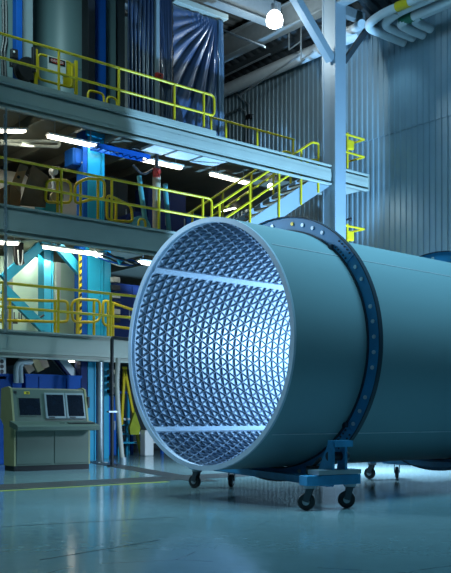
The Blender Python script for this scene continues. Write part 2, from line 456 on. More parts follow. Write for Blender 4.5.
# ------------------------------------------------------------------- stairs
t = thing('staircase', 'steel staircase rising right from the middle to the uppermost floor', 'stairs', (-17.8, 14.6, LV[1]))
sA = V((0, 14.5, 5.32)); sB = V((0, 18.0, 7.62))
for X in (-17.28, -18.25):
    m = MB(); m.prism([(sA.y, sA.z - .2), (sA.y, sA.z + .3), (sB.y, sB.z + .2), (sB.y, sB.z - .3)], lambda p, k, X=X: (X - .03 + .06 * k, p[0], p[1]))
    build('stringer', m, M_COLP, t)
for i in range(11):
    f = (i + .5) / 11; p = sA.lerp(sB, f)
    build('tread', MB().box((-18.22, p.y - .13, p.z + .06), (-17.31, p.y + .13, p.z + .10)), M_WOOD, t)
for X in (-17.22, -18.3):
    for nm, dz in (('handrail', 1.22), ('mid_rail', .76)):
        a = V((X, 13.9, sA.z + dz - .42)); b = V((X, 17.3, sA.z + (17.3 - 14.5) * .657 + dz)); c2 = V((X, 17.55, b.z + .02))
        m = MB(); m.tube([a, b, c2] + ([V((X, 17.55, b.z - .5))] if nm == 'handrail' else []), RR, fillet=.06)
        build(nm, m, M_YEL, t, smooth=50)
    for y in (14.1, 15.1, 16.1, 16.9, 17.55):
        z = sA.z + max(0, (y - 14.5)) * .657
        build('post', MB().tube([(X, y, z - (.25 if y > 14.4 else -.02)), (X, y, z + 1.2 - (.26 if y < 14.4 else 0) - (.14 if y > 17.4 else 0))], RR), M_YEL, t, smooth=50)

# ========================================================= FLUORESCENT LAMPS
def fluoro(label, a, b, w=.14, hang=.1, roof=None):
    a, b = V(a), V(b); c = (a + b) / 2
    t = thing('fluorescent_lamp', label, 'lamp', c, 0, 'fluorescent strip lamps under the mezzanine floors')
    m = MB(); m.bar(a + V((0, 0, .05)), b + V((0, 0, .05)), w + .04, .04); build('housing', m, M_WHITE, t)
    d = (b - a).normalized() * .03
    m = MB(); m.bar(a + d, b - d, w, .06, bev=.02); build('lit_tube', m, M_TUBE, t)
    if roof:
        for f in (.15, .85):
            p = a.lerp(b, f); build('hanger', MB().cyl(p + V((0, 0, .06)), (p.x, p.y, roof), .012, seg=6), M_ZINC, t)
    return t
U = LV[2] - .13; Mi = LV[1] - .13; Lo = LV[0] - .13
fluoro('fluorescent strip lamp under the uppermost floor, above the brown cardboard box', PX(-14, 131, -18.2), PX(25, 131.5, -18.6), roof=U)
fluoro('long fluorescent strip lamp under the uppermost floor, left of the blue machine column top', PX(47, 136, -18.4), PX(98, 147, -18.4), roof=U)
fluoro('fluorescent strip lamp under the uppermost floor, right of the blue machine column', PX(138, 159, -18.4), PX(182, 168.5, -18.4), roof=U)
fluoro('fluorescent strip lamp under the uppermost floor, nearest the top of the stairs', PX(210, 174, -18.6), PX(249, 184, -18.6), roof=U)
fluoro('fluorescent strip lamp seen low behind the stair handrails', PX(222, 211, -22.0), PX(251, 204, -22.8), roof=U)
fluoro('fluorescent strip lamp under the middle floor at the left edge', PX(-14, 242, -18.3), PX(19, 244, -18.3), roof=Mi)
fluoro('long fluorescent strip lamp under the middle floor beside the blue frame', PX(42, 247, -18.5), PX(104, 256, -18.5), w=.08, roof=Mi)
fluoro('fluorescent strip lamp under the middle floor behind the cylinder rim', PX(138, 262, -18.4), PX(170, 267, -18.4), roof=Mi)
fluoro('fluorescent strip lamp under the lowest floor above the control console', PX(60, 360.5, -19), PX(86, 361.5, -19), w=.1, roof=Lo)
t = thing('bulb_lamp', 'small round white lamp behind the stair handrail', 'lamp', PX(270.5, 186.5, -19))
build('globe', MB().sph(PX(270.5, 186.5, -19), .09, 14), M_BULB, t, smooth=60)
q = PX(270.5, 186.5, -19); build('stem', MB().cyl(q + V((0, 0, .08)), (q.x, q.y, U), .015, seg=6), M_ZINC, t)

# ==================================================== UPPER FLOOR EQUIPMENT
def boxthing(name, label, cat, lo, hi, material, bev=.01, group=None):
    lo, hi = V(lo), V(hi)
    return tag(build(name, MB().box(lo, hi, bev), material, loc=((lo.x + hi.x) / 2, (lo.y + hi.y) / 2, min(lo.z, hi.z))), label, cat, group)
Z3 = LV[2] - .03; Z2 = LV[1] - .03; Z1 = LV[0] - .03
# big tank on the upper floor
X = -20.6; yL = PX(35, 60, X).y; yR = PX(92, 60, X).y; yc = (yL + yR) / 2; r = (yR - yL) / 2 * .95
t = thing('storage_tank', 'large upright grey-green tank behind the yellow gate on the uppermost floor', 'tank', (X, yc, Z3))
build('body', MB().cyl((X, yc, Z3), (X, yc, 12.2), r, seg=48), M_TANK, t, smooth=40)
build('seam_band', MB().cyl((X, yc, 9.72), (X, yc, 9.78), r + .015, seg=48), M_TANK, t, smooth=40)
# left machine column and panels
def post_thing(name, label, px0, px1, X, z0, z1, material, d=.3):
    ya, yb = PX(px0, 100, X).y, PX(px1, 100, X).y
    return boxthing(name, label, 'column', (X - d, ya, z0), (X, yb, z1), material)
post_thing('machine_post', 'slim blue upright left of the dark reel on the uppermost floor', 16.5, 22.5, -19, Z3, 12.6, M_BLUE, .2)
post_thing('enclosure', 'pale blue-grey panel right of the slim blue upright on the uppermost floor', 23, 33, -19.3, Z3, 12.6, M_CONB, .1)
post_thing('enclosure', 'dark green-grey panel at the far left of the uppermost floor', -22, 15.5, -19.6, Z3, 12.6, M_TANK, .1)
m = MB()
for px in (3, 6): m.tube([PX(px, 0, -19.5), PX(px + .5, 40, -19.5), PX(px - 1.5, 52, -19.5), PX(px, 82, -19.5)], .03, seg=6)
tag(build('cable_run', m, M_BLK, loc=PX(4, 82, -19.5)), 'black cables hanging at the far left of the uppermost floor', 'cable')
t = thing('junction_box', 'small dark switch box on the slim blue upright, uppermost floor', 'box', PX(14, 58, -18.9))
q = PX(14, 54, -18.9); build('cover', MB().obox(q, (.1, .16, .2), Matrix.Identity(3), .01), M_BLK, t)
q = PX(14, 52, -18.84); build('indicator', MB().sph(q, .03, 8), M_WHITE, t)
q = PX(13, 63, -18.9); build('lower_cover', MB().obox(q, (.1, .14, .18), Matrix.Identity(3), .01), M_BLK, t)
post_thing('machine_post', 'black upright between the tank and the blue upright on the uppermost floor', 88, 95, -19.2, Z3, 12.6, M_BLK, .3)
post_thing('machine_post', 'bright blue upright in front of the curtain end, uppermost floor', 96, 106, -19.4, Z3, 12.6, M_BLUE, .3)
post_thing('enclosure', 'olive-grey panel right of the bright blue upright on the uppermost floor', 106.5, 116, -19.6, Z3, 12.6, M_TANK, .2)
post_thing('enclosure', 'dark panel beside the left edge of the blue curtain on the uppermost floor', 116.5, 125, -19.7, Z3, 12.6, M_DARK, .2)
post_thing('wall_panel', 'wide dark backing panel behind the tank on the uppermost floor', -30, 130, -22.6, Z3, 12.9, M_TANK, .1)
# dark reel
c = PX(26, 70, -18.2)
t = thing('hose_reel', 'round dark hose reel left of the yellow gate on the uppermost floor', 'reel', (c.x, c.y, Z3))
m = MB(); m.cyl(c + V((-.1, 0, 0)), c + V((.1, 0, 0)), .22, seg=24); build('drum', m, M_BLK, t, smooth=40)
m = MB(); m.cyl(c + V((.1, 0, 0)), c + V((.13, 0, 0)), .25, seg=24); m.cyl(c + V((-.13, 0, 0)), c + V((-.1, 0, 0)), .25, seg=24); build('flange', m, M_BLK, t, smooth=40)
p = PX(34, 74, -18.2); build('stand', MB().box((p.x - .06, p.y - .06, Z3), (p.x + .06, p.y + .06, p.z + .32)), M_BLK, t)
# swing gate
X = -17.45
def gpt(px, py): return PX(px, py, X)
t = thing('safety_gate', 'yellow tubular swing gate with a danger sign on the uppermost floor', 'gate', (X, gpt(58, 95).y, Z3))
pL, pR = gpt(38, 62), gpt(76, 70)
ztop, zbot = Z3 + .92, Z3 + .38
m = MB(); m.tube([(X, pL.y, ztop), (X, pR.y - .1, ztop), (X, pR.y - .1, zbot), (X, pL.y, zbot)], .028, fillet=.1, closed=True); build('gate_frame', m, M_YEL, t, smooth=50)
for y in (pL.y - .05, pR.y): build('gate_post', MB().box((X - .03, y - .03, Z3), (X + .03, y + .03, Z3 + 1.0)), M_YEL, t)
build('latch_plate', MB().box((X - .01, pR.y - .32, zbot), (X + .012, pR.y - .06, ztop)), M_YEL, t)
build('hinge', MB().cyl((X, pL.y - .1, Z3 + .5), (X, pL.y - .1, Z3 + 1.02), .05, seg=10), M_BLK, t)
sg = gpt(56, 65)
sgn = build('danger_sign', MB().box((X + .03, sg.y - .22, sg.z - .16), (X + .045, sg.y + .22, sg.z + .14)), M_WHITE, t, label='white sign with black header')
build('sign_header', MB().box((X + .045, sg.y - .2, sg.z - .01), (X + .05, sg.y + .2, sg.z + .12)), M_BLK, sgn)
m = MB(); m.prism([(.17 * math.cos(2 * PI * k / 24), .05 * math.sin(2 * PI * k / 24)) for k in range(24)], lambda p, k: (X + .05 + .004 * k, sg.y + p[0], sg.z + .055 + p[1]))
build('sign_oval', m, M_RED, sgn)
def text_obj(s, size, loc, rot, material, parent, name):
    cu = bpy.data.curves.new(name, 'FONT'); cu.body = s; cu.size = size; cu.extrude = .002; cu.align_x = 'CENTER'; cu.align_y = 'CENTER'
    tmp = bpy.data.objects.new(name + '_tmp', cu)
    COL.objects.link(tmp)
    dg = bpy.context.evaluated_depsgraph_get(); me = bpy.data.meshes.new_from_object(tmp.evaluated_get(dg))
    bpy.data.objects.remove(tmp); bpy.data.curves.remove(cu)
    me.transform(Matrix.LocRotScale(V(loc), rot.to_quaternion(), None))
    if parent is not None: me.transform(wm(parent).inverted())
    me.materials.clear(); me.materials.append(material)
    o = bpy.data.objects.new(name, me); COL.objects.link(o); o.parent = parent
    return o
R_PX = Matrix(((0, 0, 1), (1, 0, 0), (0, 1, 0)))       # text facing +X, reading along +Y
text_obj('DANGER', .075, (X + .057, sg.y, sg.z + .055), R_PX, M_WHITE, sgn, 'sign_lettering')
# small yellow guards on the upper floor
def hoop(label, X, pxs, z, h, mid=None, name='guard_hoop', shape=None):
    ya, yb = PX(pxs[0], 200, X).y, PX(pxs[1], 200, X).y
    t = thing(name, label, 'guard', (X, (ya + yb) / 2, z))
    build('hoop', MB().tube([(X, ya, z), (X, ya, z + h), (X, yb, z + h), (X, yb, z)], .028, fillet=.12), M_YEL, t, smooth=50)
    if mid:
        build('cross_bar', MB().tube([(X, ya, z + mid), (X, yb, z + mid)], .024), M_YEL, t, smooth=50)
    return t
hoop('low yellow hoop guard below the bright blue upright on the uppermost floor', -17.9, (88, 104), Z3, .62, .3)
hoop('narrow low yellow hoop guard left of the curtain on the uppermost floor', -17.8, (107, 117), Z3, .55, .25)

# plastic curtains
CX = -18.75
def curtain(label, px0, px1, ztop, zbot, material, kind):
    y0, y1 = PX(px0, 50, CX).y, PX(px1, 50, CX).y; W = y1 - y0
    def fn(u, v):
        z = zbot + (ztop - zbot) * v
        if kind == 'pleat':
            a = .07 * math.sin(u * 46 + 1.5 * math.sin(v * 3)) * (1 - .35 * v) + .03 * math.sin(u * 97 + v * 4)
        else:                                       # sheet gathered at its top right corner, folds fanning out
            dx = (1 - u) * W; dz = (1 - v) * (ztop - zbot); ang = math.atan2(dx, dz + .15)
            rad = math.hypot(dx, dz)
            a = (.06 * math.sin(ang * 34 + .4 * math.sin(rad * 3)) + .03 * math.sin(ang * 71 + 1)) * min(1, rad * .8)
            a *= .35 + .65 * min(1, u * 2.2)
            a -= .05 * math.sin(u * 3)
        return (CX + a, y0 + u * W, z)
    m = MB(); m.grid(fn, 150, 60)
    o = build('plastic_curtain', m, material, smooth=180, loc=(CX, (y0 + y1) / 2, zbot))
    md = o.modifiers.new('sheet', 'SOLIDIFY'); md.thickness = .006
    return tag(o, label, 'curtain')
curtain('pleated blue plastic curtain left of the pale upright on the uppermost floor', 127, 156, 12.3, Z3, M_CURT, 'pleat')
curtain('narrow blue plastic curtain strip right of the pale upright on the uppermost floor', 159, 170, 12.2, Z3, M_CURT, 'pleat')
curtain('wide blue plastic curtain gathered towards its upper right corner', 173, 217, 11.62, Z3, M_CURT, 'fan')
curtain('pale narrow plastic curtain strip at the right end of the curtains', 217.5, 222, 11.62, Z3, M_CURTP, 'pleat')
post_thing('curtain_post', 'pale blue round-edged upright between the plastic curtains', 156.3, 159.7, CX + .12, Z3, 12.6, M_CONB, .1)
post_thing('curtain_post', 'black upright between the plastic curtains', 170, 173, CX + .05, Z3, 12.6, M_BLK, .15)
y0 = PX(128, 50, CX).y; y1 = PX(226, 50, CX).y
boxthing('curtain_track', 'pale steel track along the top of the wide plastic curtain', 'track', (CX - .1, PX(173, 5, CX).y, 11.66), (CX + .1, y1, 11.8), M_STEEL)
q = PX(159, 76, CX + .2)
t = thing('red_box', 'small red call box low on the pale curtain upright', 'box', q)
build('case', MB().obox(q, (.1, .2, .13), Matrix.Identity(3), .01), M_RED, t)
q2 = q + V((.06, 0, 0)); build('button', MB().sph(q2, .025, 8), M_BLK, t)

# ==================================================== MIDDLE FLOOR EQUIPMENT
# huge horizontal drum behind
t = thing('process_drum', 'huge grey drum lying behind the middle floor railing', 'tank', (-21.5, 10, Z2))
build('body', MB().cyl((-21.4, 6.0, Z2 + 1.0), (-21.4, 12.6, Z2 + 1.0), .95, seg=48), M_GREYT, t, smooth=40)
for y in (7.6, 9.2, 10.8, 12.4): build('band', MB().cyl((-21.4, y, Z2 + 1.0), (-21.4, y + .05, Z2 + 1.0), .97, seg=48), M_BLK, t, smooth=40)
for y in (7, 11.6): build('saddle', MB().box((-21.9, y, Z2), (-20.9, y + .3, Z2 + .35)), M_GREYT, t)
# cardboard box with raised flap
X = -17.7
t = thing('cardboard_box', 'brown cardboard box with a dark raised flap on the middle floor', 'box', (X, PX(28, 200, X).y, Z2))
yb0, yb1 = PX(10, 200, X).y, PX(21, 200, X).y
build('carton', MB().box((X - .5, yb0, Z2), (X, yb1, Z2 + .62), .01), M_CARD, t)
m = MB(); m.prism([(PX(px, py, X).y, PX(px, py, X).z) for px, py in ((11, 184), (19, 164), (27, 167), (18, 192))], lambda p, k: (X + .02 + .02 * k, p[0], p[1])); build('open_flap', m, M_CARD, t)
m = MB(); m.prism([(PX(px, py, X).y, PX(px, py, X).z) for px, py in ((18, 206), (31, 165), (47, 177), (44, 208))], lambda p, k: (X + .05 + .02 * k, p[0], p[1])); build('dark_flap', m, M_CARDD, t, label='dark brown panel')
m = MB(); m.prism([(PX(px, py, X).y, PX(px, py, X).z) for px, py in ((17, 172), (19, 164), (27, 167), (26, 171))], lambda p, k: (X + .045 + .004 * k, p[0], p[1])); build('printed_edge', m, M_CARDD, t)
q = PX(18.5, 177, X + .05); build('hand_hole', MB().cyl(q, q + V((.006, 0, 0)), .035, seg=12), M_BLK, t)

# tall blue machine columns with braces
def girder(name, label, px0, px1, X, z0, z1, material, d=.45, pocket=True):
    ya, yb = PX(px0, 300, X).y, PX(px1, 300, X).y
    t = thing(name, label, 'column', (X - d / 2, (ya + yb) / 2, z0))
    m = MB(); m.box((X - d, ya, z0), (X - .03, yb, z1)); build('shaft', m, material, t)
    fl = (yb - ya) * .16
    m = MB(); m.box((X - .03, ya, z0), (X, ya + fl, z1)); m.box((X - .03, yb - fl, z0), (X, yb, z1)); build('edge_flanges', m, material, t)
    m = MB(); m.box((X - .1, ya - .06, z1 - .12), (X + .03, yb + .06, z1)); build('cap_plate', m, material, t)
    return t
girder('machine_column', 'broad cyan machine column rising behind the middle floor railing', 88, 104.5, -18.5, Z2, U, M_CYAN)
post_thing('machine_post', 'dark blue upright hugging the left side of the middle floor cyan column', 83, 87.6, -18.52, Z2, U, M_BLUE, .3)
q0 = PX(73, 147, -18.6); q1 = PX(84, 166, -18.6)
t = thing('control_box', 'blue electrical box under the uppermost floor beside the cyan column', 'box', q1)
build('case', MB().box((-19.0, q0.y, q1.z), (-18.6, q1.y, q0.z), .02), M_BLUE, t)
build('door', MB().box((-18.6, q0.y + .05, q1.z + .04), (-18.58, q1.y - .05, q0.z - .04), .005), M_BLUE, t)
build('lock', MB().sph((-18.57, q1.y - .06, q1.z + .06), .03, 8), M_ZINC, t)

# yellow guard loops on the middle floor
def loop_guard(label, X, pts, posts, r=.032):
    P = [PX(px, py, X) for px, py in pts]
    z = min(p.z for p in P)
    t = thing('tubular_guard', label, 'guard', (X, sum(p.y for p in P) / len(P), z))
    build('loop', MB().tube(P, r, fillet=.12, closed=True), M_YEL, t, smooth=50)
    zf = max(v for v in (Z1, Z2, Z3) if v < z + .3)
    for px, ya, yb in posts:
        q = PX(px, ya, X); build('post', MB().tube([q, (q.x, q.y, zf)], r), M_YEL, t, smooth=50)
    return t
loop_guard('yellow rounded guard loop right of the brown box on the middle floor', -17.6, [(47, 180), (66, 180), (71, 184), (71, 203), (45, 202)], [(57.5, 180, 213)])
loop_guard('yellow bent-top guard loop in front of the cyan column, middle floor', -17.6, [(75, 184), (88, 178), (104.5, 180), (104.5, 199), (92, 199), (75, 204)], [(80.5, 182, 215), (98, 179, 220)])
loop_guard('yellow upright guard loop right of the cyan column, middle floor', -17.6, [(107, 196), (111, 196), (131, 206), (133, 222), (107, 220)], [(116, 199, 221)])
hoop('tiny yellow hoop guard low in front of the beige pipe, middle floor', -17.5, (138.5, 145.5), Z2, .3)
# teal crate and small machine near the box
t = thing('pump_unit', 'teal pump on a base right of the brown box on the middle floor', 'pump', PX(52, 210, -18.1))
a = PX(43, 212, -18.1); b = PX(57, 203, -18.1)
build('base', MB().box((-18.5, a.y, Z2), (-18.1, b.y, b.z), .02), M_CYAN, t)
c = PX(51, 196, -18.3); build('motor', MB().cyl(c - V((0, .22, 0)), c + V((0, .22, 0)), .17, seg=20), M_BLK, t, smooth=40)
build('end_bell', MB().cyl(c + V((.1, -.02, -.06)), c + V((.22, -.02, -.06)), .11, seg=16), M_BEIGE, t, smooth=40)
c = PX(53, 171.5, -18.3); m = MB(); m.sph(c, .1, 12); m.cyl(c, c + V((.12, 0, -.03)), .07, seg=12)
build('gauge_head', m, M_WHITE, t, smooth=40)
build('gauge_stem', MB().cyl(c, (c.x, c.y, PX(51, 196, -18.3).z), .03, seg=8), M_ZINC, t)
# beige pipe, teal pipes and dark machinery
c = PX(156.5, 200, -18.2)
t = thing('standpipe', 'beige standpipe with a red valve at the top, middle floor', 'pipe', (c.x, c.y, Z2))
build('pipe', MB().cyl((c.x, c.y, Z2), (c.x, c.y, PX(156, 176, -18.2).z), .1, seg=16), M_BEIGE, t, smooth=40)
q = PX(156.5, 177, -18.1); m = MB(); m.cyl(q, q + V((0, 0, .2)), .09, seg=12); m.cyl(q + V((.02, 0, .1)), q + V((.14, 0, .1)), .05, seg=10); build('valve', m, M_RED, t, smooth=40)
build('riser', MB().cyl((c.x, c.y, PX(156, 176, -18.2).z), (c.x, c.y, U), .05, seg=10), M_BLK, t, smooth=40)
for k, (p0, p1, lab) in enumerate((((139, 176), (146.5, 231), 'slanting teal pipe left of the beige standpipe, middle floor'),
                                   ((165, 184), (169, 231), 'slanting teal pipe right of the beige standpipe, middle floor'))):
    a, b = PX(*p0, -18.1), PX(*p1, -18.1); b = a + (b - a) * ((a.z - Z2) / (a.z - b.z))
    tag(build('teal_pipe', MB().cyl(a, b, .06, seg=12), M_TEAL, smooth=40, loc=b), lab, 'pipe')
c = PX(128, 205, -19.4)
t = thing('pump_motor', 'dark teal machine hump behind the middle floor railing, right of cyan column', 'machine', (c.x, c.y, Z2))
build('housing', MB().cyl((c.x - .4, c.y, Z2 + .42), (c.x + .5, c.y, Z2 + .42), .42, seg=28), M_NAVY, t, smooth=40)
build('end_cover', MB().cyl((c.x + .5, c.y, Z2 + .42), (c.x + .6, c.y, Z2 + .42), .3, seg=24), M_TEAL, t, smooth=40)
build('feet', MB().box((c.x - .3, c.y - .35, Z2), (c.x + .3, c.y + .35, Z2 + .1)), M_NAVY, t)
def cabinet(label, px0, px1, X, z0, h, material, d=.6, name='equipment_cabinet', ndoor=2):
    ya, yb = PX(px0, 200, X).y, PX(px1, 200, X).y
    t = thing(name, label, 'cabinet', (X - d / 2, (ya + yb) / 2, z0))
    build('body', MB().box((X - d, ya, z0 + .06), (X, yb, z0 + h), .015), material, t)
    build('plinth', MB().box((X - d + .03, ya + .03, z0), (X - .03, yb - .03, z0 + .06)), M_BLK, t)
    w = (yb - ya) / ndoor
    for k in range(ndoor):
        dd = build('door', MB().box((X, ya + k * w + .02, z0 + .1), (X + .02, ya + (k + 1) * w - .02, z0 + h - .05), .006), material, t)
        build('handle', MB().box((X + .02, ya + (k + 1) * w - .09, z0 + h * .45), (X + .04, ya + (k + 1) * w - .06, z0 + h * .6)), M_ZINC, dd)
    return t
cabinet('dark navy cabinet behind the beige standpipe on the middle floor', 148, 186, -19.6, Z2, 1.75, M_NAVY)
cabinet('dark cabinet behind the stair foot on the middle floor', 186, 214, -19.8, Z2, 1.3, M_BLUE)
cabinet('tall dark cabinet right of the cyan column, behind the middle floor railing', 106, 128, -20.2, Z2, 2.0, M_DARK)
# overhead jumble of cables and blue frame under the upper floor
t = thing('cable_tray', 'blue cable tray tangled with black hoses under the uppermost floor', 'tray', PX(120, 152, -17.9))
m = MB(); a, b = PX(97, 144, -17.9), PX(150, 158, -17.9); z = (a.z + b.z) / 2
for dx in (0, .3): m.bar((a.x - dx, a.y, z), (b.x - dx, b.y, z), .03, .1)
for i in range(9): y = a.y + (b.y - a.y) * i / 8; m.bar((a.x, y, z - .03), (a.x - .3, y, z - .03), .03, .03)
build('ladder_tray', m, M_BLUE, t)
for i in range(7):
    pts = []; 
    for j in range(5):
        f = j / 4; pts.append((a.x - .02 - .04 * i + random.uniform(-.06, .06), a.y + (b.y - a.y) * (f * .9 + .05), z + .06 + random.uniform(-.1, .12)))
    build('hose', MB().tube(pts, .022, fillet=.15), (M_BLK, M_BLK, M_BLUE)[i % 3], t, smooth=50)
m = MB(); m.tube([PX(133, 165, -18.2), PX(142, 176, -18.2), PX(152, 170, -18.2), PX(160, 168, -18.2)], .035, fillet=.2)
tag(build('black_hose', m, M_BLK, smooth=50, loc=PX(145, 170, -18.2)), 'black hose sagging left of the red-valved standpipe top', 'hose')
# grey duct lines under upper floor at left
m = MB(); m.tube([PX(-5, 141, -18.9), PX(59, 141, -18.9), PX(59, 147, -18.9), PX(0, 143.5, -18.9)], .04, fillet=.08)
tag(build('grey_conduit', m, M_STEEL, smooth=50, loc=PX(30, 142, -18.9)), 'grey bent conduit under the uppermost floor above the brown box', 'conduit')
# panels and joists under the upper floor, by the stairs
for k in range(9):
    y = 5.6 + k * 1.0
    for lv, xx in ((2, -23.9), (1, -23.9), (0, -23.9)):
        if lv < 2 and k % 2: continue
        tag(build('floor_joist', MB().box((xx, y, LV[lv] - .34), (XM - .17, y + .08, LV[lv] - .135)), M_PLATE, loc=(-20, y, LV[lv] - .34)),
            'steel joist under the %s mezzanine floor, crossing between front beam and side wall' % ('lowest', 'middle', 'uppermost')[lv], 'joist',
            'joists under the %s mezzanine floor' % ('lowest', 'middle', 'uppermost')[lv])
for k, (pa, pb, xa, xb) in enumerate(((150, 171, -17.35, -18.2), (174, 196, -17.35, -18.2), (199, 222, -17.35, -18.2))):
    ya, yb = PX(pa, 160, -17.8).y, PX(pb, 160, -17.8).y
    boxthing('soffit_panel', ('first pale panel under the uppermost floor, nearest the beige standpipe', 'middle pale panel under the uppermost floor left of the stairs',
             'last pale panel under the uppermost floor, over the stair foot')[k], 'panel', (xb, ya, 7.46), (xa, yb, 7.53), M_PIPE)
# ===================================================== LOWEST FLOOR EQUIPMENT
# pale panelled vessel
X = -20.4; ya, yb = PX(14, 300, X).y, PX(47, 300, X).y
t = thing('process_vessel', 'pale green vessel with black lettering behind the lowest floor railing', 'tank', (X - .9, (ya + yb) / 2, Z1))
m = MB(); m.cyl((X - .66, (ya + yb) / 2, Z1), (X - .66, (ya + yb) / 2, Mi - .25), .76, seg=56); build('shell', m, M_PALE, t, smooth=30)
X2 = X + .22
q = PX(12, 316, X2)
text_obj('nic', .26, (X2, q.y - .27, q.z), R_PX, M_BLK, t, 'lettering')
text_obj('LID', .26, (X2, q.y + .22, q.z), R_PX, M_BLK, t, 'lettering')
build('label_plate', MB().box((X2 - .14, q.y - .55, q.z - .35), (X2 - .01, q.y + .55, q.z + .3)), M_PALE, t)
m = MB(); q2 = PX(10, 322, X2); m.box((X2 - .01, q2.y - .3, q2.z - .03), (X2 + .002, q2.y + .2, q2.z + .02)); build('small_lettering_line', m, M_BLK, t)
X = -20.2
post_thing('enclosure', 'pale panel between the cyan uprights behind the lowest floor railing', 54, 79, -20.6, Z1, Mi - .25, M_PALE, .1)
post_thing('vertical_lamp', 'white upright strip right of the narrow cyan upright on the lowest floor', 56, 61, -20.3, PX(58, 300, -20.3).z, Mi - .3, M_WHITE, .06)
girder('machine_column', 'narrow cyan upright between two braces behind the lowest floor railing', 44, 53.5, -19.6, Z1, Mi, M_CYAN, .3)
girder('machine_column', 'broad cyan column left of the cylinder rim behind the lowest floor railing', 88, 103.5, -19.2, Z1, Mi, M_CYAN, .4)
post_thing('machine_post', 'darker cyan upright hugging the right of the broad lowest floor column', 104.1, 111, -19.22, Z1, Mi, M_CYAN, .3)
post_thing('machine_post', 'darker blue upright hugging the left of the broad lowest floor column', 80.5, 87.3, -19.22, Z1, Mi, M_BLUE, .3)
for p0, p1, lab in (((40, 246), (3, 279), 'cyan brace slanting down left under the middle floor'),
                    ((4, 289), (44, 329), 'cyan brace slanting down right behind the lowest floor railing'),
                    ((58, 246), (84, 276), 'cyan brace slanting down right to the broad column')):
    a, b = PX(*p0, -19.35), PX(*p1, -19.35)
    m = MB(); m.bar(a, b, .12, .22, up=(1, 0, 0)) if False else m.bar(a, b, .22, .12, up=(1, 0, 0))
    tag(build('diagonal_brace', m, M_CYAN, loc=(a + b) / 2), lab, 'brace')
post_thing('machine_post', 'pale blue-grey upright at the left edge behind the lowest floor railing', 8, 13, -19.7, Z1, Mi, M_CONB, .2)
# striped warning post
ya, yb = PX(79.5, 300, -19.1).y, PX(81.8, 300, -19.1).y
t = thing('warning_strip', 'black and yellow striped strip beside the broad cyan column', 'strip', (-19.1, ya, Z1))
build('backing', MB().box((-19.15, ya, Z1), (-19.1, yb, Mi - .2)), M_YEL, t)
n = 14; h = (Mi - .2 - Z1) / n; w = yb - ya
m = MB()
for i in range(n):
    z = Z1 + i * h
    m.prism([(ya, z), (yb, z + h * .3), (yb, z + h * .8), (ya, z + h * .5)], lambda p, k: (-19.1 + .004 * k, p[0], p[1]))
build('stripes', m, M_BLK, t)
# hanging hoses at the left
t = thing('hose_bundle', 'black hoses hanging with a white loop under the middle floor at left', 'hose', PX(20, 268, -18.6))
for i in range(5): build('hose', MB().tube([PX(15 + i * 1.7, 243, -18.6), PX(15 + i * 1.7, 258 + 2 * (i % 3), -18.6), PX(17 + i * 1.5, 264 + (i % 2), -18.6)], .045, fillet=.1), M_BLK, t, smooth=50)
build('white_loop', MB().tube([PX(18, 250, -18.5), PX(18.5, 263, -18.5), PX(20.5, 266, -18.5), PX(22.5, 262, -18.5), PX(23, 250, -18.5)], .018, fillet=.1), M_WHITE, t, smooth=50)
m = MB(); m.tube([PX(34, 318, -19.5), PX(39, 318.5, -19.5), PX(44, 315, -19.5)], .025, fillet=.1)
tag(build('black_hose', m, M_BLK, smooth=50, loc=PX(39, 317, -19.5)), 'short black hose beside the lettering on the pale vessel', 'hose')
# inner yellow guards on the lowest floor
loop_guard('yellow guard loop along the pale vessel, lowest floor', -17.9, [(-12, 299), (57, 301), (66, 301), (68, 304), (68, 320), (65, 322), (-12, 320)], [(55, 300, 332), (10, 299, 330)])
loop_guard('yellow guard loop before the broad cyan column, lowest floor', -17.9, [(71, 304), (77, 299), (100, 300.5), (100, 319), (95, 322), (73, 322)], [(77, 300, 334), (94, 300, 336)])
loop_guard('yellow guard loop left of the cylinder rim, lowest floor', -17.9, [(103, 301), (107, 301), (130, 309), (140, 312), (140, 330), (103, 325)], [(108, 301, 335), (113, 303, 336)])
# dark machine right of the columns
cabinet('dark navy machine left of the cylinder rim on the lowest floor', 112, 150, -19.8, Z1, 1.7, M_NAVY)
q = PX(121, 258, -18.2)
t = thing('cable_tangle', 'blue hook and black cables under the middle floor left of the cylinder', 'cable', q)
m = MB(); m.prism([(PX(px, py, -18.2).y, PX(px, py, -18.2).z) for px, py in ((115, 256), (124, 258), (119, 265))], lambda p, k: (-18.2 + .05 * k, p[0], p[1])); build('hook_plate', m, M_CYAN, t)
for i in range(6):
    pts = [(-18.0 - .1 * i, PX(107 + j * 9, 258, -18).y, PX(107 + j * 9, 254 + j * 2.3 + random.uniform(-2, 3), -18).z) for j in range(5)]
    build('cable', MB().tube(pts, .022, fillet=.12), (M_BLK, M_BLUE, M_WHITE)[i % 3], t, smooth=50)
t = thing('ground_lead', 'dark stack of instruments behind the railing, right of cyan column', 'instrument', PX(113, 300, -19.0))
t['category'] = 'instrument'
for i in range(6):
    q = PX(114.5, 280 + i * 8, -19.2); build('module', MB().obox(q, (.2, .22, .13), Matrix.Identity(3), .01), (M_GREYT, M_BLK)[i % 2], t)
t.name = 'instrument_stack'

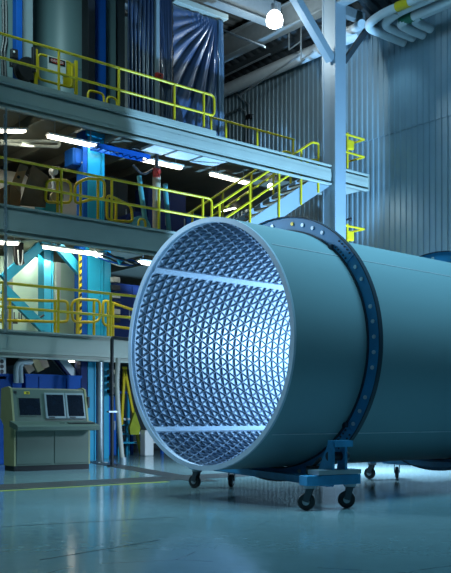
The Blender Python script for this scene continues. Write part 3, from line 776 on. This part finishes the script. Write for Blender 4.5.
# ===================================================== GROUND FLOOR, LEFT
def round_post(name, label, cat, base, z1, r, material):
    t = thing(name, label, cat, base)
    build('shaft', MB().cyl(base, (base[0], base[1], z1), r, seg=18), material, t, smooth=40)
    build('base_plate', MB().box((base[0] - r * 1.6, base[1] - r * 1.6, 0), (base[0] + r * 1.6, base[1] + r * 1.6, .02)), material, t)
    return t
p = PZ(100, 463); round_post('steel_post', 'shiny round steel post right of the control console', 'post', (p.x, p.y, 0), 2.24, .075, M_ZINC)
p = PZ(112, 466.5)
t = thing('drop_pipe', 'thin black pipe standing in front of the lowest mezzanine beam', 'pipe', (p.x, p.y, 0))
zt = 1 + (418 - 337.5) / (466.5 - 418)
build('pipe', MB().tube([(p.x, p.y, 0), (p.x, p.y, zt), (p.x - .2, p.y + .7, zt)], .038, fillet=.06), M_BLK, t, smooth=50)
build('foot', MB().cyl((p.x, p.y, 0), (p.x, p.y, .03), .1, seg=14), M_BLK, t)
zc = 1 + (418 - 402) / (466.5 - 418); build('clamp', MB().obox((p.x, p.y, zc - .2), (.09, .2, .035), Matrix.Identity(3)), M_ZINC, t)
p = PZ(119, 464)
t = thing('flexible_conduit', 'grey flexible conduit dropping to the floor beside the black pipe', 'conduit', (p.x, p.y, 0))
pts = [(p.x, p.y + .1, 0.0), (p.x, p.y + .06, .3), (p.x, p.y - .02, 1.1), (p.x, p.y - .06, 1.8), (p.x, p.y - .02, 2.3)]
build('conduit', MB().tube(pts, .055, fillet=.2), M_GREYT, t, smooth=50)
build('floor_fitting', MB().cyl((p.x, p.y + .1, 0), (p.x, p.y + .1, .14), .075, seg=12), M_ZINC, t, smooth=40)
# blue cabinets / crates behind the console
def crate(label, px0, px1, X, z0, z1, material, name='storage_crate', d=.7):
    ya, yb = PX(px0, 400, X).y, PX(px1, 400, X).y
    t = thing(name, label, 'crate', (X - d / 2, (ya + yb) / 2, z0))
    build('body', MB().box((X - d, ya, z0), (X, yb, z1), .02), material, t)
    build('rim', MB().box((X - d - .02, ya - .02, z1 - .06), (X + .02, yb + .02, z1)), material, t)
    for f in (.25, .75):
        y = ya + (yb - ya) * f; build('stiffener', MB().box((X, y - .03, z0), (X + .025, y + .03, z1 - .06)), material, t)
    return t
crate('blue steel crate left behind the console, below the white plate', -14, 22, -18.0, 0, 1.95, M_BLUE)
crate('long blue steel crate right behind the console top', 25.5, 81, -18.3, 0, 1.98, M_BLUE)
q = PX(33, 380, -18.1)
m = MB(); m.tube([PX(16, 383, -17.9), PX(16, 368, -17.9), PX(18, 363, -17.9), PX(23, 362, -17.9), PX(32, 362, -17.9)], .06, fillet=.15)
m.tube([PX(21.5, 383, -17.9), PX(20.5, 368, -17.9), PX(22, 364, -17.9)], .05, fillet=.1)
tag(build('white_pipe', m, M_PIPE, smooth=50, loc=PX(19, 383, -17.9)), 'pale bent pipes rising behind the console between the blue crates', 'pipe')
X = -18.0; a, b = PX(-14, 356, X), PX(6, 377, X)
t = thing('perforated_plate', 'white plate with round holes at the left edge above the blue crate', 'plate', (X, b.y, b.z))
build('plate', MB().box((X - .04, a.y, b.z - .05), (X, b.y, a.z)), M_WHITE, t)
for k in range(3):
    q = PX(1.8, 361.5 + 5 * k, X); build('hole', MB().cyl(q, q + V((.006, 0, 0)), .045, seg=14), M_BLK, t)
for k, (p0, p1) in enumerate((((22, 357), (31, 372)), ((34, 357), (40, 371)), ((41, 357), (45, 368)))):
    a, b = PX(*p0, -20), PX(*p1, -20); m = MB(); m.bar(a, b, .2, .1, up=(1, 0, 0))
    tag(build('diagonal_brace', m, (M_PIPE, M_PALE, M_PIPE)[k], loc=(a + b) / 2), 'slanting pale strut behind the console, %s from the left' % ('first', 'second', 'third')[k], 'brace')
a, b = PX(56, 356, -18.9), PX(78, 381, -18.9); m = MB(); m.bar(a, b, .26, .1, up=(1, 0, 0))
tag(build('diagonal_brace', m, M_PIPE, loc=(a + b) / 2), 'broad pale strut slanting down to the cyan column behind the console', 'brace')
a, b = PX(53, 356, -18.8), PX(73, 381, -18.8); m = MB(); m.bar(a, b, .06, .1, up=(1, 0, 0))
tag(build('diagonal_brace', m, M_NAVY, loc=(a + b) / 2), 'thin dark strut along the broad pale strut behind the console', 'brace')
girder('machine_column', 'cyan machine column on the ground right behind the console', 88, 96, -18.6, 0, Lo, M_CYAN, .4)
post_thing('machine_post', 'dark blue upright left of the ground floor cyan column', 81, 87.3, -18.62, 0, Lo, M_NAVY, .3)
post_thing('machine_post', 'narrow cyan upright right of the steel post on the ground', 104, 109, -18.9, 0, Lo, M_CYAN, .2)
cabinet('bright blue cabinet behind the black pipe on the ground', 103, 116.5, -19.3, 0, 1.55, M_BLUE, name='equipment_cabinet', ndoor=1)
cabinet('long blue cabinet behind the control console on the ground', 87, 102, -19.3, 0, 1.5, M_BLUE, ndoor=1)
t = thing('instrument_rack', 'small beige and black instruments above the bright blue cabinet', 'instrument', PX(112, 395, -18.6))
for i in range(4):
    q = PX(112.5, 372 + i * 6.5, -18.6); build('module', MB().obox(q, (.2, .2, .1), Matrix.Identity(3), .01), (M_BEIGE, M_BLK)[i % 2], t)
# inverted-V handrail of a step unit
X = -20.2
t = thing('step_unit', 'yellow inverted-V handrail standing left of the cylinder rim', 'handrail', PX(130, 447, X))
for p0, p1 in (((124.5, 368.5), (121.5, 425)), ((124.5, 368.5), (139.5, 447))):
    a, b = PX(*p0, X), PX(*p1, X)
    b = a + (b - a) * ((a.z - .03) / (a.z - b.z)) if b.z < .5 else b
    m = MB(); m.bar(a, b, .07, .05, up=(1, 0, 0)); build('rail', m, M_YEL, t)
build('top_cap', MB().obox(PX(124.5, 368, X), (.07, .14, .07), Matrix.Identity(3), .02), M_YEL, t)
for i in range(3):
    a = PX(121.5, 425 + 9 * i, X); b = PX(134 + 2.4 * i, 425 + 9 * i, X)
    build('step', MB().box((X - .3, a.y, a.z - .02), (X - .03, b.y, a.z + .02)), M_CYAN, t)
q = PX(134.5, 424, -19.9)
t = thing('caution_bag', 'yellow-green bag hanging on the yellow inverted-V handrail', 'bag', q)
m = MB(); m.prism([(q.y - .14, q.z - .28), (q.y - .17, q.z - .1), (q.y - .02, q.z + .3), (q.y + .02, q.z + .3), (q.y + .17, q.z - .1), (q.y + .13, q.z - .28)], lambda p, k: (-19.95 + .08 * k, p[0], p[1]))
M_BAG = mat('yellow_green_fabric', (.30, .34, .02), .8); build('pouch', m, M_BAG, t)
build('strap', MB().tube([(-19.9, q.y - .02, q.z + .28), (-19.9, q.y - .01, q.z + .42), (-19.9, q.y + .02, q.z + .28)], .012), M_BAG, t)
# blue workbench, white table, dark machine
X = -20.6
def bench(label, px0, px1, X, h, top, legs, d=.8, name='workbench'):
    ya, yb = PX(px0, 440, X).y, PX(px1, 440, X).y
    t = thing(name, label, 'bench', (X - d / 2, (ya + yb) / 2, 0))
    build('bench_top', MB().box((X - d, ya, h - .06), (X, yb, h)), top, t)
    for y in (ya + .06, yb - .06):
        for x in (X - .06, X - d + .06): build('leg', MB().box((x - .035, y - .035, 0), (x + .035, y + .035, h - .06)), legs, t)
    build('lower_shelf', MB().box((X - d + .05, ya + .05, .3), (X - .05, yb - .05, .34)), top, t)
    return t
bench('blue steel workbench behind the yellow inverted-V handrail', 117, 131, -21.6, 1.75, M_BLUE, M_CYAN)
bench('low white-topped bench right of the yellow inverted-V handrail', 131, 165, -20.6, .62, M_WHITE, M_BLUE)
bench('second white-topped bench behind the inverted-V handrail foot', 118, 130, -20.6, 1.0, M_WHITE, M_CYAN, .5)
cabinet('dark machine cabinet behind the yellow inverted-V handrail', 124, 170, -22.8, 0, 2.1, M_DARK)
q = PZ(149, 456); boxthing('white_bin', 'white bin on the floor beside the cylinder rim, right of the yellow handrail', 'bin', (q.x - .25, q.y - .12, 0), (q.x, q.y + .16, .68), M_WHITE, .03)
t = thing('yellow_cart', 'yellow trolley peeking out left of the control console', 'trolley', PZ(0, 456))
q = PZ(1, 456)
build('body', MB().box((q.x - .5, q.y - .5, .2), (q.x, q.y + .12, 1.55), .03), M_YEL, t)
build('wheel', MB().cyl((q.x - .1, q.y - .02, .1), (q.x - .1, q.y + .06, .1), .1, seg=16), M_RUB, t, smooth=40)

# chain / cable hanging at left edge
t = thing('hanging_chain', 'grey chain hoist cable hanging at the left edge of the mezzanine', 'chain', PX(4.5, 330, XM + .1))
m = MB()
z0c, z1c = PX(5, 330, XM + .1).z, PX(5, 112, XM + .1).z; yc0 = PX(4.6, 200, XM + .1).y
n = int((z1c - z0c) / .09)
for i in range(n):
    z = z0c + i * .09; m.tube([(XM + .1 + .018 * math.cos(a) * (i % 2), yc0 + .018 * math.cos(a) * ((i + 1) % 2), z + .055 * math.sin(a)) for a in [k * PI / 4 for k in range(8)]], .009, seg=5, closed=True)
build('links', m, M_ZINC, t, smooth=50)
build('guide_rod', MB().cyl((XM + .07, yc0 + .05, z0c), (XM + .07, yc0 + .05, z1c + .1), .018, seg=8), M_ZINC, t)

# ============================================================ CONTROL CONSOLE
cA, cB = PZ(14, 471.6), PZ(90, 468.8)
t = thing('control_console', 'grey-green control console with three dark screens on the floor', 'console', cA, math.atan2(-(cB - cA).x, (cB - cA).y))
W = (cB - cA).length
def side(m, prof, y0, y1): return m.prism(prof, lambda p, k: (p[0], y0 + (y1 - y0) * k, p[1]))
low = [(-.48, .1), (0, .1), (0, .82), (-.02, .86), (-.48, .86)]
build('cabinet', side(MB(), low, 0.035, W - .03), M_CONS, t, local=True)
build('plinth', MB().box((-.46, .01, 0), (-.02, W - .01, .1)), M_BLK, t, local=True)
for k in range(2):
    m = MB(); m.box((0, .05 + k * (W / 2 - .02), .13), (.012, W / 2 - .02 + k * (W / 2 - .02), .76), .004); build('door', m, M_CONS, t, local=True)
sp = [(-.48, 0.1), (.0, 0.1), (.0, .76), (.05, .86), (-.05, .94), (-.17, 1.56), (-.30, 1.60), (-.62, 1.57), (-.66, 1.0), (-.50, .86)]
M_CSIDE = mat('console_side_lit_olive', (0.30, 0.29, 0.15), .5, var=.06)  # olive tone has the fluorescent light on the end panel painted in
build('side_panel', side(MB(), sp, 0, .04), M_CSIDE, t, local=True, label='olive end panel, lamplight in its colour')
build('side_panel', side(MB(), sp, W - .04, W), M_CSIDE, t, local=True)
desk = [(-.1, .84), (.02, .82), (.24, .76), (.28, .77), (.29, .84), (.25, .87), (-.1, .95)]
build('desk', side(MB(), desk, -.05, W + .06), M_CONS, t, local=True)
up = [(-.62, .9), (-.06, .93), (-.19, 1.54), (-.30, 1.575), (-.60, 1.54)]
build('upper_cabinet', side(MB(), up, .04, W - .04), M_CONS, t, local=True)
fd = V((-.13, 0, .61)).normalized(); fnrm = V((.61, 0, .13)).normalized(); fo = V((-.06, 0, .93))
def face_box(m, y0, y1, s0, s1, d0, d1, bev=0):
    rot = Matrix((fnrm, V((0, 1, 0)), fd)).transposed()
    c = fo + fd * (s0 + s1) / 2 + V((0, (y0 + y1) / 2, 0)) + fnrm * (d0 + d1) / 2
    return m.obox(c, (d1 - d0, y1 - y0, s1 - s0), rot, bev)
q = W / 1.55
o = build('flat_screen', face_box(MB(), .13 * q, .58 * q, .11, .47, 0, .012), M_CONS, t, local=True)
build('screen', face_box(MB(), .145 * q, .565 * q, .125, .455, .012, .018), M_SCRN, o, local=True)
for k, (y0, y1) in enumerate(((.65 * q, 1.07 * q), (1.08 * q, 1.48 * q))):
    o = build('monitor', face_box(MB(), y0, y1, .05, .56, 0, .05, .012), M_CONB, t, local=True)
    build('screen', face_box(MB(), y0 + .04, y1 - .04, .10, .52, .05, .056), M_SCRN, o, local=True)
    build('controls', face_box(MB(), y0 + .06, y0 + .18, .065, .085, .05, .06), M_BLK, o, local=True)
m = MB(); m.box((.0, 1.02 * q, .893), (.19, 1.56 * q, .915), .006); build('keyboard', m, M_BLK, t, local=True)
m = MB(); m.box((.05, .86 * q, .885), (.13, .96 * q, .91), .01); build('pointer_pad', m, M_BLK, t, local=True)
m = MB(); face_box(m, .27 * q, .38 * q, .535, .585, 0, .006); o = build('yellow_emblem', m, M_YEL, t, local=True)
m = MB(); face_box(m, .31 * q, .36 * q, .545, .572, .006, .009); build('emblem_mark', m, M_BLK, o, local=True)
m = MB(); face_box(m, .07, .12, .55, .59, 0, .02); build('key_switch', m, M_BLK, t, local=True)
m = MB(); m.box((-.2, W, 1.2), (-.1, W + .05, 1.42), .01); build('side_box', m, M_BLK, t, local=True)

# ============================================================ ISOGRID CYLINDER
TZ = 1.876; R = 1.5; TL = 6.6
ty = math.radians(2.4)
cyl = thing('isogrid_cylinder', 'huge open grey-green cylinder with a triangular rib lattice inside', 'cylinder', (-8.503, 6.709, TZ), ty)
AX, UX, UZ, O0 = V((0, 1, 0)), V((1, 0, 0)), V((0, 0, 1)), V((0, 0, 0))
build('outer_skin', MB().revolve([(R, .0), (R, TL), (R - .012, TL), (R - .012, .0)], O0, AX, UX, UZ, 160), M_SHELL, cyl, smooth=30, local=True)
build('inner_skin', MB().revolve([(R - .013, .05), (R - .013, TL - .01), (R - .016, TL - .01), (R - .016, .05)], O0, AX, UX, UZ, 160), M_RIB, cyl, smooth=30, local=True)
m = MB(); m.revolve([(R + .003, -.004), (R + .003, .03), (R - .011, .03), (R - .011, .012), (R - .056, .012), (R - .056, -.004)], O0, AX, UX, UZ, 160)
build('end_frame', m, M_RIB, cyl, smooth=30, local=True)
m = MB(); m.revolve([(R - .012, .012), (R - .012, .075), (R - .05, .075), (R - .05, .06), (R - .03, .045), (R - .03, .012)], O0, AX, UX, UZ, 160); build('front_land', m, M_RIB, cyl, smooth=30, local=True)
# ribs: rings every row and two diagonal families
N = 64; step = 2 * PI / N; h = .128; rt = .0026; ro, ri = R - .012, R - .045; y_start = .075
rows = 32
m = MB(); bm = m.bm
for i in range(rows + 1):
    y = y_start + i * h
    m.revolve([(ro, y - rt), (ro, y + rt), (ri, y + rt), (ri, y - rt)], O0, AX, UX, UZ, 128)
def cp(r, a, y): return V((r * math.cos(a), y, r * math.sin(a)))
for i in range(rows):
    y0, y1 = y_start + i * h, y_start + (i + 1) * h
    for j in range(N):
        a0 = (j + .5 * (i % 2)) * step
        for sgn in (-1, 1):
            a1 = a0 + sgn * step / 2
            w = Vector((y1 - y0, (a1 - a0) * R)).normalized()      # unit along (axial, circ)
            dy, da = -w[1] * rt, w[0] * rt / R
            vs = []
            for (a, y) in ((a0, y0), (a1, y1)):
                for r_ in (ro, ri):
                    vs.append((bm.verts.new(cp(r_, a + da, y + dy)), bm.verts.new(cp(r_, a - da, y - dy))))
            (o0p, o0m), (i0p, i0m), (o1p, o1m), (i1p, i1m) = vs
            bm.faces.new((o0p, o1p, i1p, i0p)); bm.faces.new((o0m, i0m, i1m, o1m)); bm.faces.new((i0p, i1p, i1m, i0m))
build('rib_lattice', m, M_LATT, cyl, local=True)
# longitudinal splice strips inside and seams outside
for deg in (45, 135, 225, 315):
    a = math.radians(deg); d = .042 / R
    m = MB(); m.revolve([(R - .064, .06), (R - .064, y_start + rows * h), (R - .016, y_start + rows * h), (R - .016, .06)], O0, AX, UX, UZ, 4, a0=a - d, a1=a + d)
    build('splice_strip', m, M_RIB, cyl, local=True)
    d = .006 / R
    m = MB(); m.revolve([(R, .1), (R, TL), (R + .004, TL), (R + .004, .1)], O0, AX, UX, UZ, 2, a0=a - d, a1=a + d)
    build('weld_seam', m, M_BOLT, cyl, local=True, label='pale weld line')

# handling rings
def handling_ring(label, dist):
    t = thing('handling_ring', label, 'ring', cyl.matrix_basis @ V((0, dist, 0)) if False else wm(cyl) @ V((0, dist, 0)), ty, )
    R1 = 1.686; q = .006
    build('web', MB().revolve([(R + q, 0), (R1, 0), (R1, .03), (R + q, .03)], O0, AX, UX, UZ, 160), M_RING, t, smooth=30, local=True)
    build('outer_flange', MB().revolve([(R1 - .012, -.02), (R1 + .002, -.02), (R1 + .002, .045), (R1 - .012, .045)], O0, AX, UX, UZ, 160), M_RINGD, t, smooth=30, local=True, label='dark outer edge')
    build('inner_flange', MB().revolve([(R + .004, -.025), (R + .02, -.025), (R + .02, .12), (R + .004, .12)], O0, AX, UX, UZ, 160), M_RINGD, t, smooth=30, local=True, label='dark inner edge')
    nb = 56
    for k in range(nb):
        a = 2 * PI * (k + .35) / nb
        dg = math.degrees(a) % 90
        if abs(dg - 45) < 7: continue
        c = cp(1.595, a, 0)
        if k % 5 == 3: continue
        build('bolt', MB().cyl(c + V((0, -.014, 0)), c, .024, seg=10), M_GOLD if k == 12 else M_BOLT, t, local=True)
    for deg in (45, 135, 225, 315):
        a = math.radians(deg); d = math.radians(6)
        sp_ = build('splice_plate', MB().revolve([(R + .03, -.012), (R1 - .02, -.012), (R1 - .02, 0), (R + .03, 0)], O0, AX, UX, UZ, 10, a0=a - d, a1=a + d), M_RING, t, local=True)
        for da in (-4, -2, 0, 2, 4):
            for rr in (1.555, 1.64):
                c = cp(rr, a + math.radians(da), -.012); build('stud', MB().cyl(c + V((0, -.014, 0)), c, .012, seg=6), M_RINGD, sp_, local=True)
        c = cp(1.595, a + math.radians(8.5), 0)
        lug = build('clamp_lug', MB().obox(cp(R + .02, a + d, -.03), (.06, .05, .06), Matrix.Identity(3), .008), M_RINGD, t, local=True)
    return t
handling_ring('blue bolted handling ring around the cylinder nearest its open end', 1.237)
handling_ring('blue handling ring around the far part of the cylinder, at the right edge', 4.75)

# ============================================================ DOLLIES
def caster(parent, base, rz, wr=.095, htop=.27):
    c = build('caster', MB().cyl(base + V((0, 0, htop - .03)), base + V((0, 0, htop)), .07, seg=16), M_ZINC, parent, smooth=40)
    d = V((math.cos(rz), math.sin(rz), 0)); s = V((-d.y, d.x, 0))
    wc = base + d * -.04 + V((0, 0, wr))
    m = MB()
    for k in (-1, 1):
        p = wc + s * (.042 * k)
        m.bar(p, p + d * .04 + V((0, 0, htop - .03 - wr)), .01, .07, up=d)
    m.obox(base + V((0, 0, htop - .035)), (.1, .1, .014), Matrix.Rotation(rz, 3, 'Z'))
    build('fork', m, M_FORK, c)
    m = MB(); m.revolve([(.03, -.028), (wr - .012, -.028), (wr, -.016), (wr, .016), (wr - .012, .028), (.03, .028)], wc, s, d, V((0, 0, 1)), 28)
    w = build('wheel', m, M_RUB, c, smooth=40)
    build('hub', MB().cyl(wc - s * .034, wc + s * .034, .04, seg=16), M_ZINC, c, smooth=40)
    return c
def dolly(label, L1, L2, R1, R2, ringc, full=True):
    # L1,L2 left-end casters, R1,R2 right-end casters (floor points)
    Lm, Rm = (L1 + L2) / 2, (R1 + R2) / 2
    t = thing('transport_dolly', label, 'dolly', ((Lm.x + Rm.x) / 2, (Lm.y + Rm.y) / 2, 0))
    zt = .27
    for p, rz in ((L1, .3), (L2, 2.2), (R1, .6), (R2, .9)): caster(t, p, rz)
    for e, (p, q) in enumerate(((L1, L2), (R1, R2))):
        dd = (q - p).normalized() * .09
        m = MB(); m.bar(p - dd + V((0, 0, zt + .055)), q + dd + V((0, 0, zt + .055)), .16, .11, bev=.008); build('cross_bar', m, M_DOLLY, t)
    ax = (Rm - Lm).normalized()
    m = MB(); m.bar(Lm + V((0, 0, .29)) , Rm + V((0, 0, .29)), .10, .09, bev=.008); build('main_beam', m, M_DOLLY, t)
    sdir = V((-ax.y, ax.x, 0))
    for k in (-1, 1):
        a = Lm + ax * .15 + sdir * .07 * k; b = Rm - ax * .15 + sdir * .07 * k
        m = MB(); m.bar(a + V((0, 0, .3)), b + V((0, 0, .3)), .03, .07); build('side_rail', m, M_DOLLY, t)
    return t, ax, Lm, Rm
L1, L2 = PZ(197, 488), PZ(232, 487); R1, R2 = PZ(310, 510.5), PZ(350, 508)
t, ax, Lm, Rm = dolly('blue wheeled dolly carrying the open front end of the cylinder', L1, L2, R1, R2, None)
# right-hand upright cradle with gusset plates
up0 = Rm + V((0, 0, .38))
m = MB()
e = (R2 - R1).normalized()
pa = up0 + e * .07
m = MB(); m.prism([(-.26, 0), (.10, 0), (.10, .36), (.0, .36), (-.05, .27)], lambda p, k: pa + ax * 0 + V((-1, .0, 0)) * (-p[0]) * 1.0 * 0 + ax * p[0] + V((0, 0, p[1])) + e * (.03 * k - .10)); build('cradle_plate', m, M_DOLLY, t)
m = MB(); m.prism([(-.10, 0), (.10, 0), (.10, .36), (.0, .36)], lambda p, k: pa + ax * p[0] + V((0, 0, p[1])) + e * (.03 * k + .07)); build('cradle_plate', m, M_DOLLY, t)
m = MB(); m.bar(pa - e * .09 + V((0, 0, .34)) + ax * .06, pa + e * .15 + V((0, 0, .34)) + ax * .06, .14, .07); build('cradle_cap', m, M_DOLLY, t)
m = MB(); m.cyl(pa - e * .1 + V((0, 0, .2)), pa + e * .16 + V((0, 0, .2)), .05, seg=16); build('pivot_pin', m, M_BLK, t, smooth=40)
m = MB(); m.bar(pa - e * .3 + V((0, 0, .03)), pa + e * .28 + V((0, 0, .03)), .2, .05); build('turntable_plate', m, M_ZINC, t, label='bare metal plate')
m = MB(); m.obox(pa - ax * .5 + V((0, 0, .02)), (.12, .16, .1), Matrix.Identity(3), .02); m.cyl(pa - ax * .62 + V((0, 0, 0)), pa - ax * .34 + V((0, 0, .16)), .02, seg=8); build('lock_lever', m, M_BLK, t)
# left cradle pad
m = MB(); m.prism([(-.1, 0), (.3, 0), (.1, .12), (-.1, .3)], lambda p, k: Lm + ax * (p[0] + .02) + V((0, 0, .33 + p[1])) + e * (.03 * k - .1)); build('cradle_plate', m, M_DOLLY, t)
# straps from dolly to ring
m = MB(); 
ringc = wm(cyl) @ V((0, 1.25, 0))
L1, L2 = PZ(372, 479), PZ(397, 478)
far = V((3.3, -.5, 0))
t2, ax2, Lm2, Rm2 = dolly('blue wheeled dolly under the far part of the cylinder, at the right edge', L1, L2, L1 + far, L2 + far, None)
m = MB(); m.prism([(0, 0), (.5, 0), (.3, .12), (0, .3)], lambda p, k: Lm2 + ax2 * (p[0] + .1) + V((0, 0, .33 + p[1])) + V((0, .06 * k, 0))); build('cradle_plate', m, M_DOLLY, t2)

# ==================================================================== LIGHT
def light(kind, name, loc, target, energy, color, size=.5, spot=60, blend=.4, size_y=None, spread=None):
    l = bpy.data.lights.new(name, kind); l.energy = energy; l.color = color
    if kind == 'AREA':
        l.size = size
        if size_y: l.shape = 'RECTANGLE'; l.size_y = size_y
        if spread: l.spread = math.radians(spread)
    else:
        l.shadow_soft_size = size
    if kind == 'SPOT': l.spot_size = math.radians(spot); l.spot_blend = blend
    o = bpy.data.objects.new(name, l); COL.objects.link(o); o.location = loc
    o.rotation_euler = (V(target) - V(loc)).to_track_quat('-Z', 'Y').to_euler()
    return o
CYANL = (.42, .78, 1.0); BL = (.36, .66, 1.0)
# lamp inside the cylinder, out of sight behind its near side
light('SPOT', 'work_lamp_inside_cylinder', (-7.8, 10.8, 1.7), (-10.0, 8.7, 2.0), 1120, (.42, .70, 1.0), .2, 150, .6)
# work lamp standing on the floor behind the cylinder
light('SPOT', 'work_lamp_behind_cylinder', (-12.0, 17.5, .6), (-17.1, 16.3, 6.0), 10500, (.30, .62, 1.0), .1, 54.2, .10)
light('AREA', 'work_lamp_floor_wash', (-11.6, 12.6, 2.4), (-12.4, 13.6, 0), 800, (.6, .8, 1.0), .6)
# fill lights added to brighten the hall, no fixtures; plus the globe's own light
light('SPOT', 'floor_fill_front', (-13.2, 5.0, 12.0), (-13.2, 5.0, 0), 2400, (.60, .93, .97), .8, 86, .8)
light('AREA', 'rim_fill_left', (-14.0, 3.2, 6.0), (-8.5, 7.0, 1.8), 45, (.50, .76, 1.0), 1.0, spread=50)
light('AREA', 'cylinder_fill_above', (-6.2, 9.0, 12.8), (-7.6, 9.5, 2.5), 400, (.34, .76, 1.0), 4.0, spread=80)
light('AREA', 'mezzanine_fill', (-15.8, 7.5, 12.2), (-20, 10.8, 8.6), 48, (.60, .95, 1.0), 1.2, spread=80)
light('SPOT', 'wall_washer', PY(330, 10, 19.0), PY(330, 150, 20), 120, (.55, .85, 1.0), .2, 90, .8)
light('SPOT', 'wall_washer', PY(388, 30, 18.9), PY(388, 160, 20), 120, (.45, .78, 1.0), .2, 90, .8)
light('POINT', 'globe_lamp_light', PY(274.5, 27, 16.8) - V((0, 0, .3)), (0, 0, 0), 140, (.85, .97, 1.0), .15)
light('SPOT', 'wall_low_fill', (-17.6, 18.3, 7.2), (-16.4, 20, 5.6), 40, (.9, .95, .85), .2, 120, .9)
light('SPOT', 'end_wall_fill', (-11.5, 12.5, 12.4), (-14.5, 20, 6.5), 900, (.34, .70, 1.0), .6, 105, .9)
# light of the fluorescent rows between the mezzanine floors
for y in (8.6, 11.2):
    light('AREA', 'fluorescent_row_fill', (-18.4, y, 4.9), (-19.4, y, 3), 42, (.92, 1.0, .84), .3, size_y=2.2)
light('AREA', 'fluorescent_row_fill', (-19.9, 9.3, 5.0), (-20.6, 9.3, 3.6), 22, (.92, 1.0, .84), .3, size_y=1.6)  # extra fill added for the pale vessel, no lamp hangs here
light('AREA', 'fluorescent_row_fill', (-19.9, 10.6, 5.0), (-20.8, 10.4, 3.6), 26, (.92, 1.0, .84), .3, size_y=1.2)  # extra fill added for the pale panel, no lamp hangs here
light('AREA', 'fluorescent_row_fill', (-18.2, 10.4, 7.3), (-18.2, 10.4, 5), 22, (1.0, .97, .80), .3, size_y=2.4)
light('AREA', 'fluorescent_row_fill', (-18.9, 9.8, 7.3), (-20.6, 9.8, 6), 24, (1.0, .97, .80), .3, size_y=2.4)

w = bpy.data.worlds.new('hall_ambience'); sc.world = w; w.use_nodes = True
bg = w.node_tree.nodes['Background']; bg.inputs['Color'].default_value = (.10, .30, .42, 1); bg.inputs['Strength'].default_value = .14

# =================================================================== CAMERA
cam = bpy.data.cameras.new('camera'); co = bpy.data.objects.new('camera', cam); COL.objects.link(co)
co.location = (0, 0, 1.0); co.rotation_euler = (PI / 2, 0, TH)
cam.sensor_fit = 'VERTICAL'; cam.sensor_height = 24; cam.lens = F * 24 / 573
cam.shift_y = (HZ - 286.5) / 573; cam.clip_end = 200
sc.camera = co
sc.view_settings.view_transform = 'Standard'; sc.view_settings.look = 'None'
sc.view_settings.gamma = 1; sc.view_settings.use_curve_mapping = False
sc.view_settings.exposure = 0.0
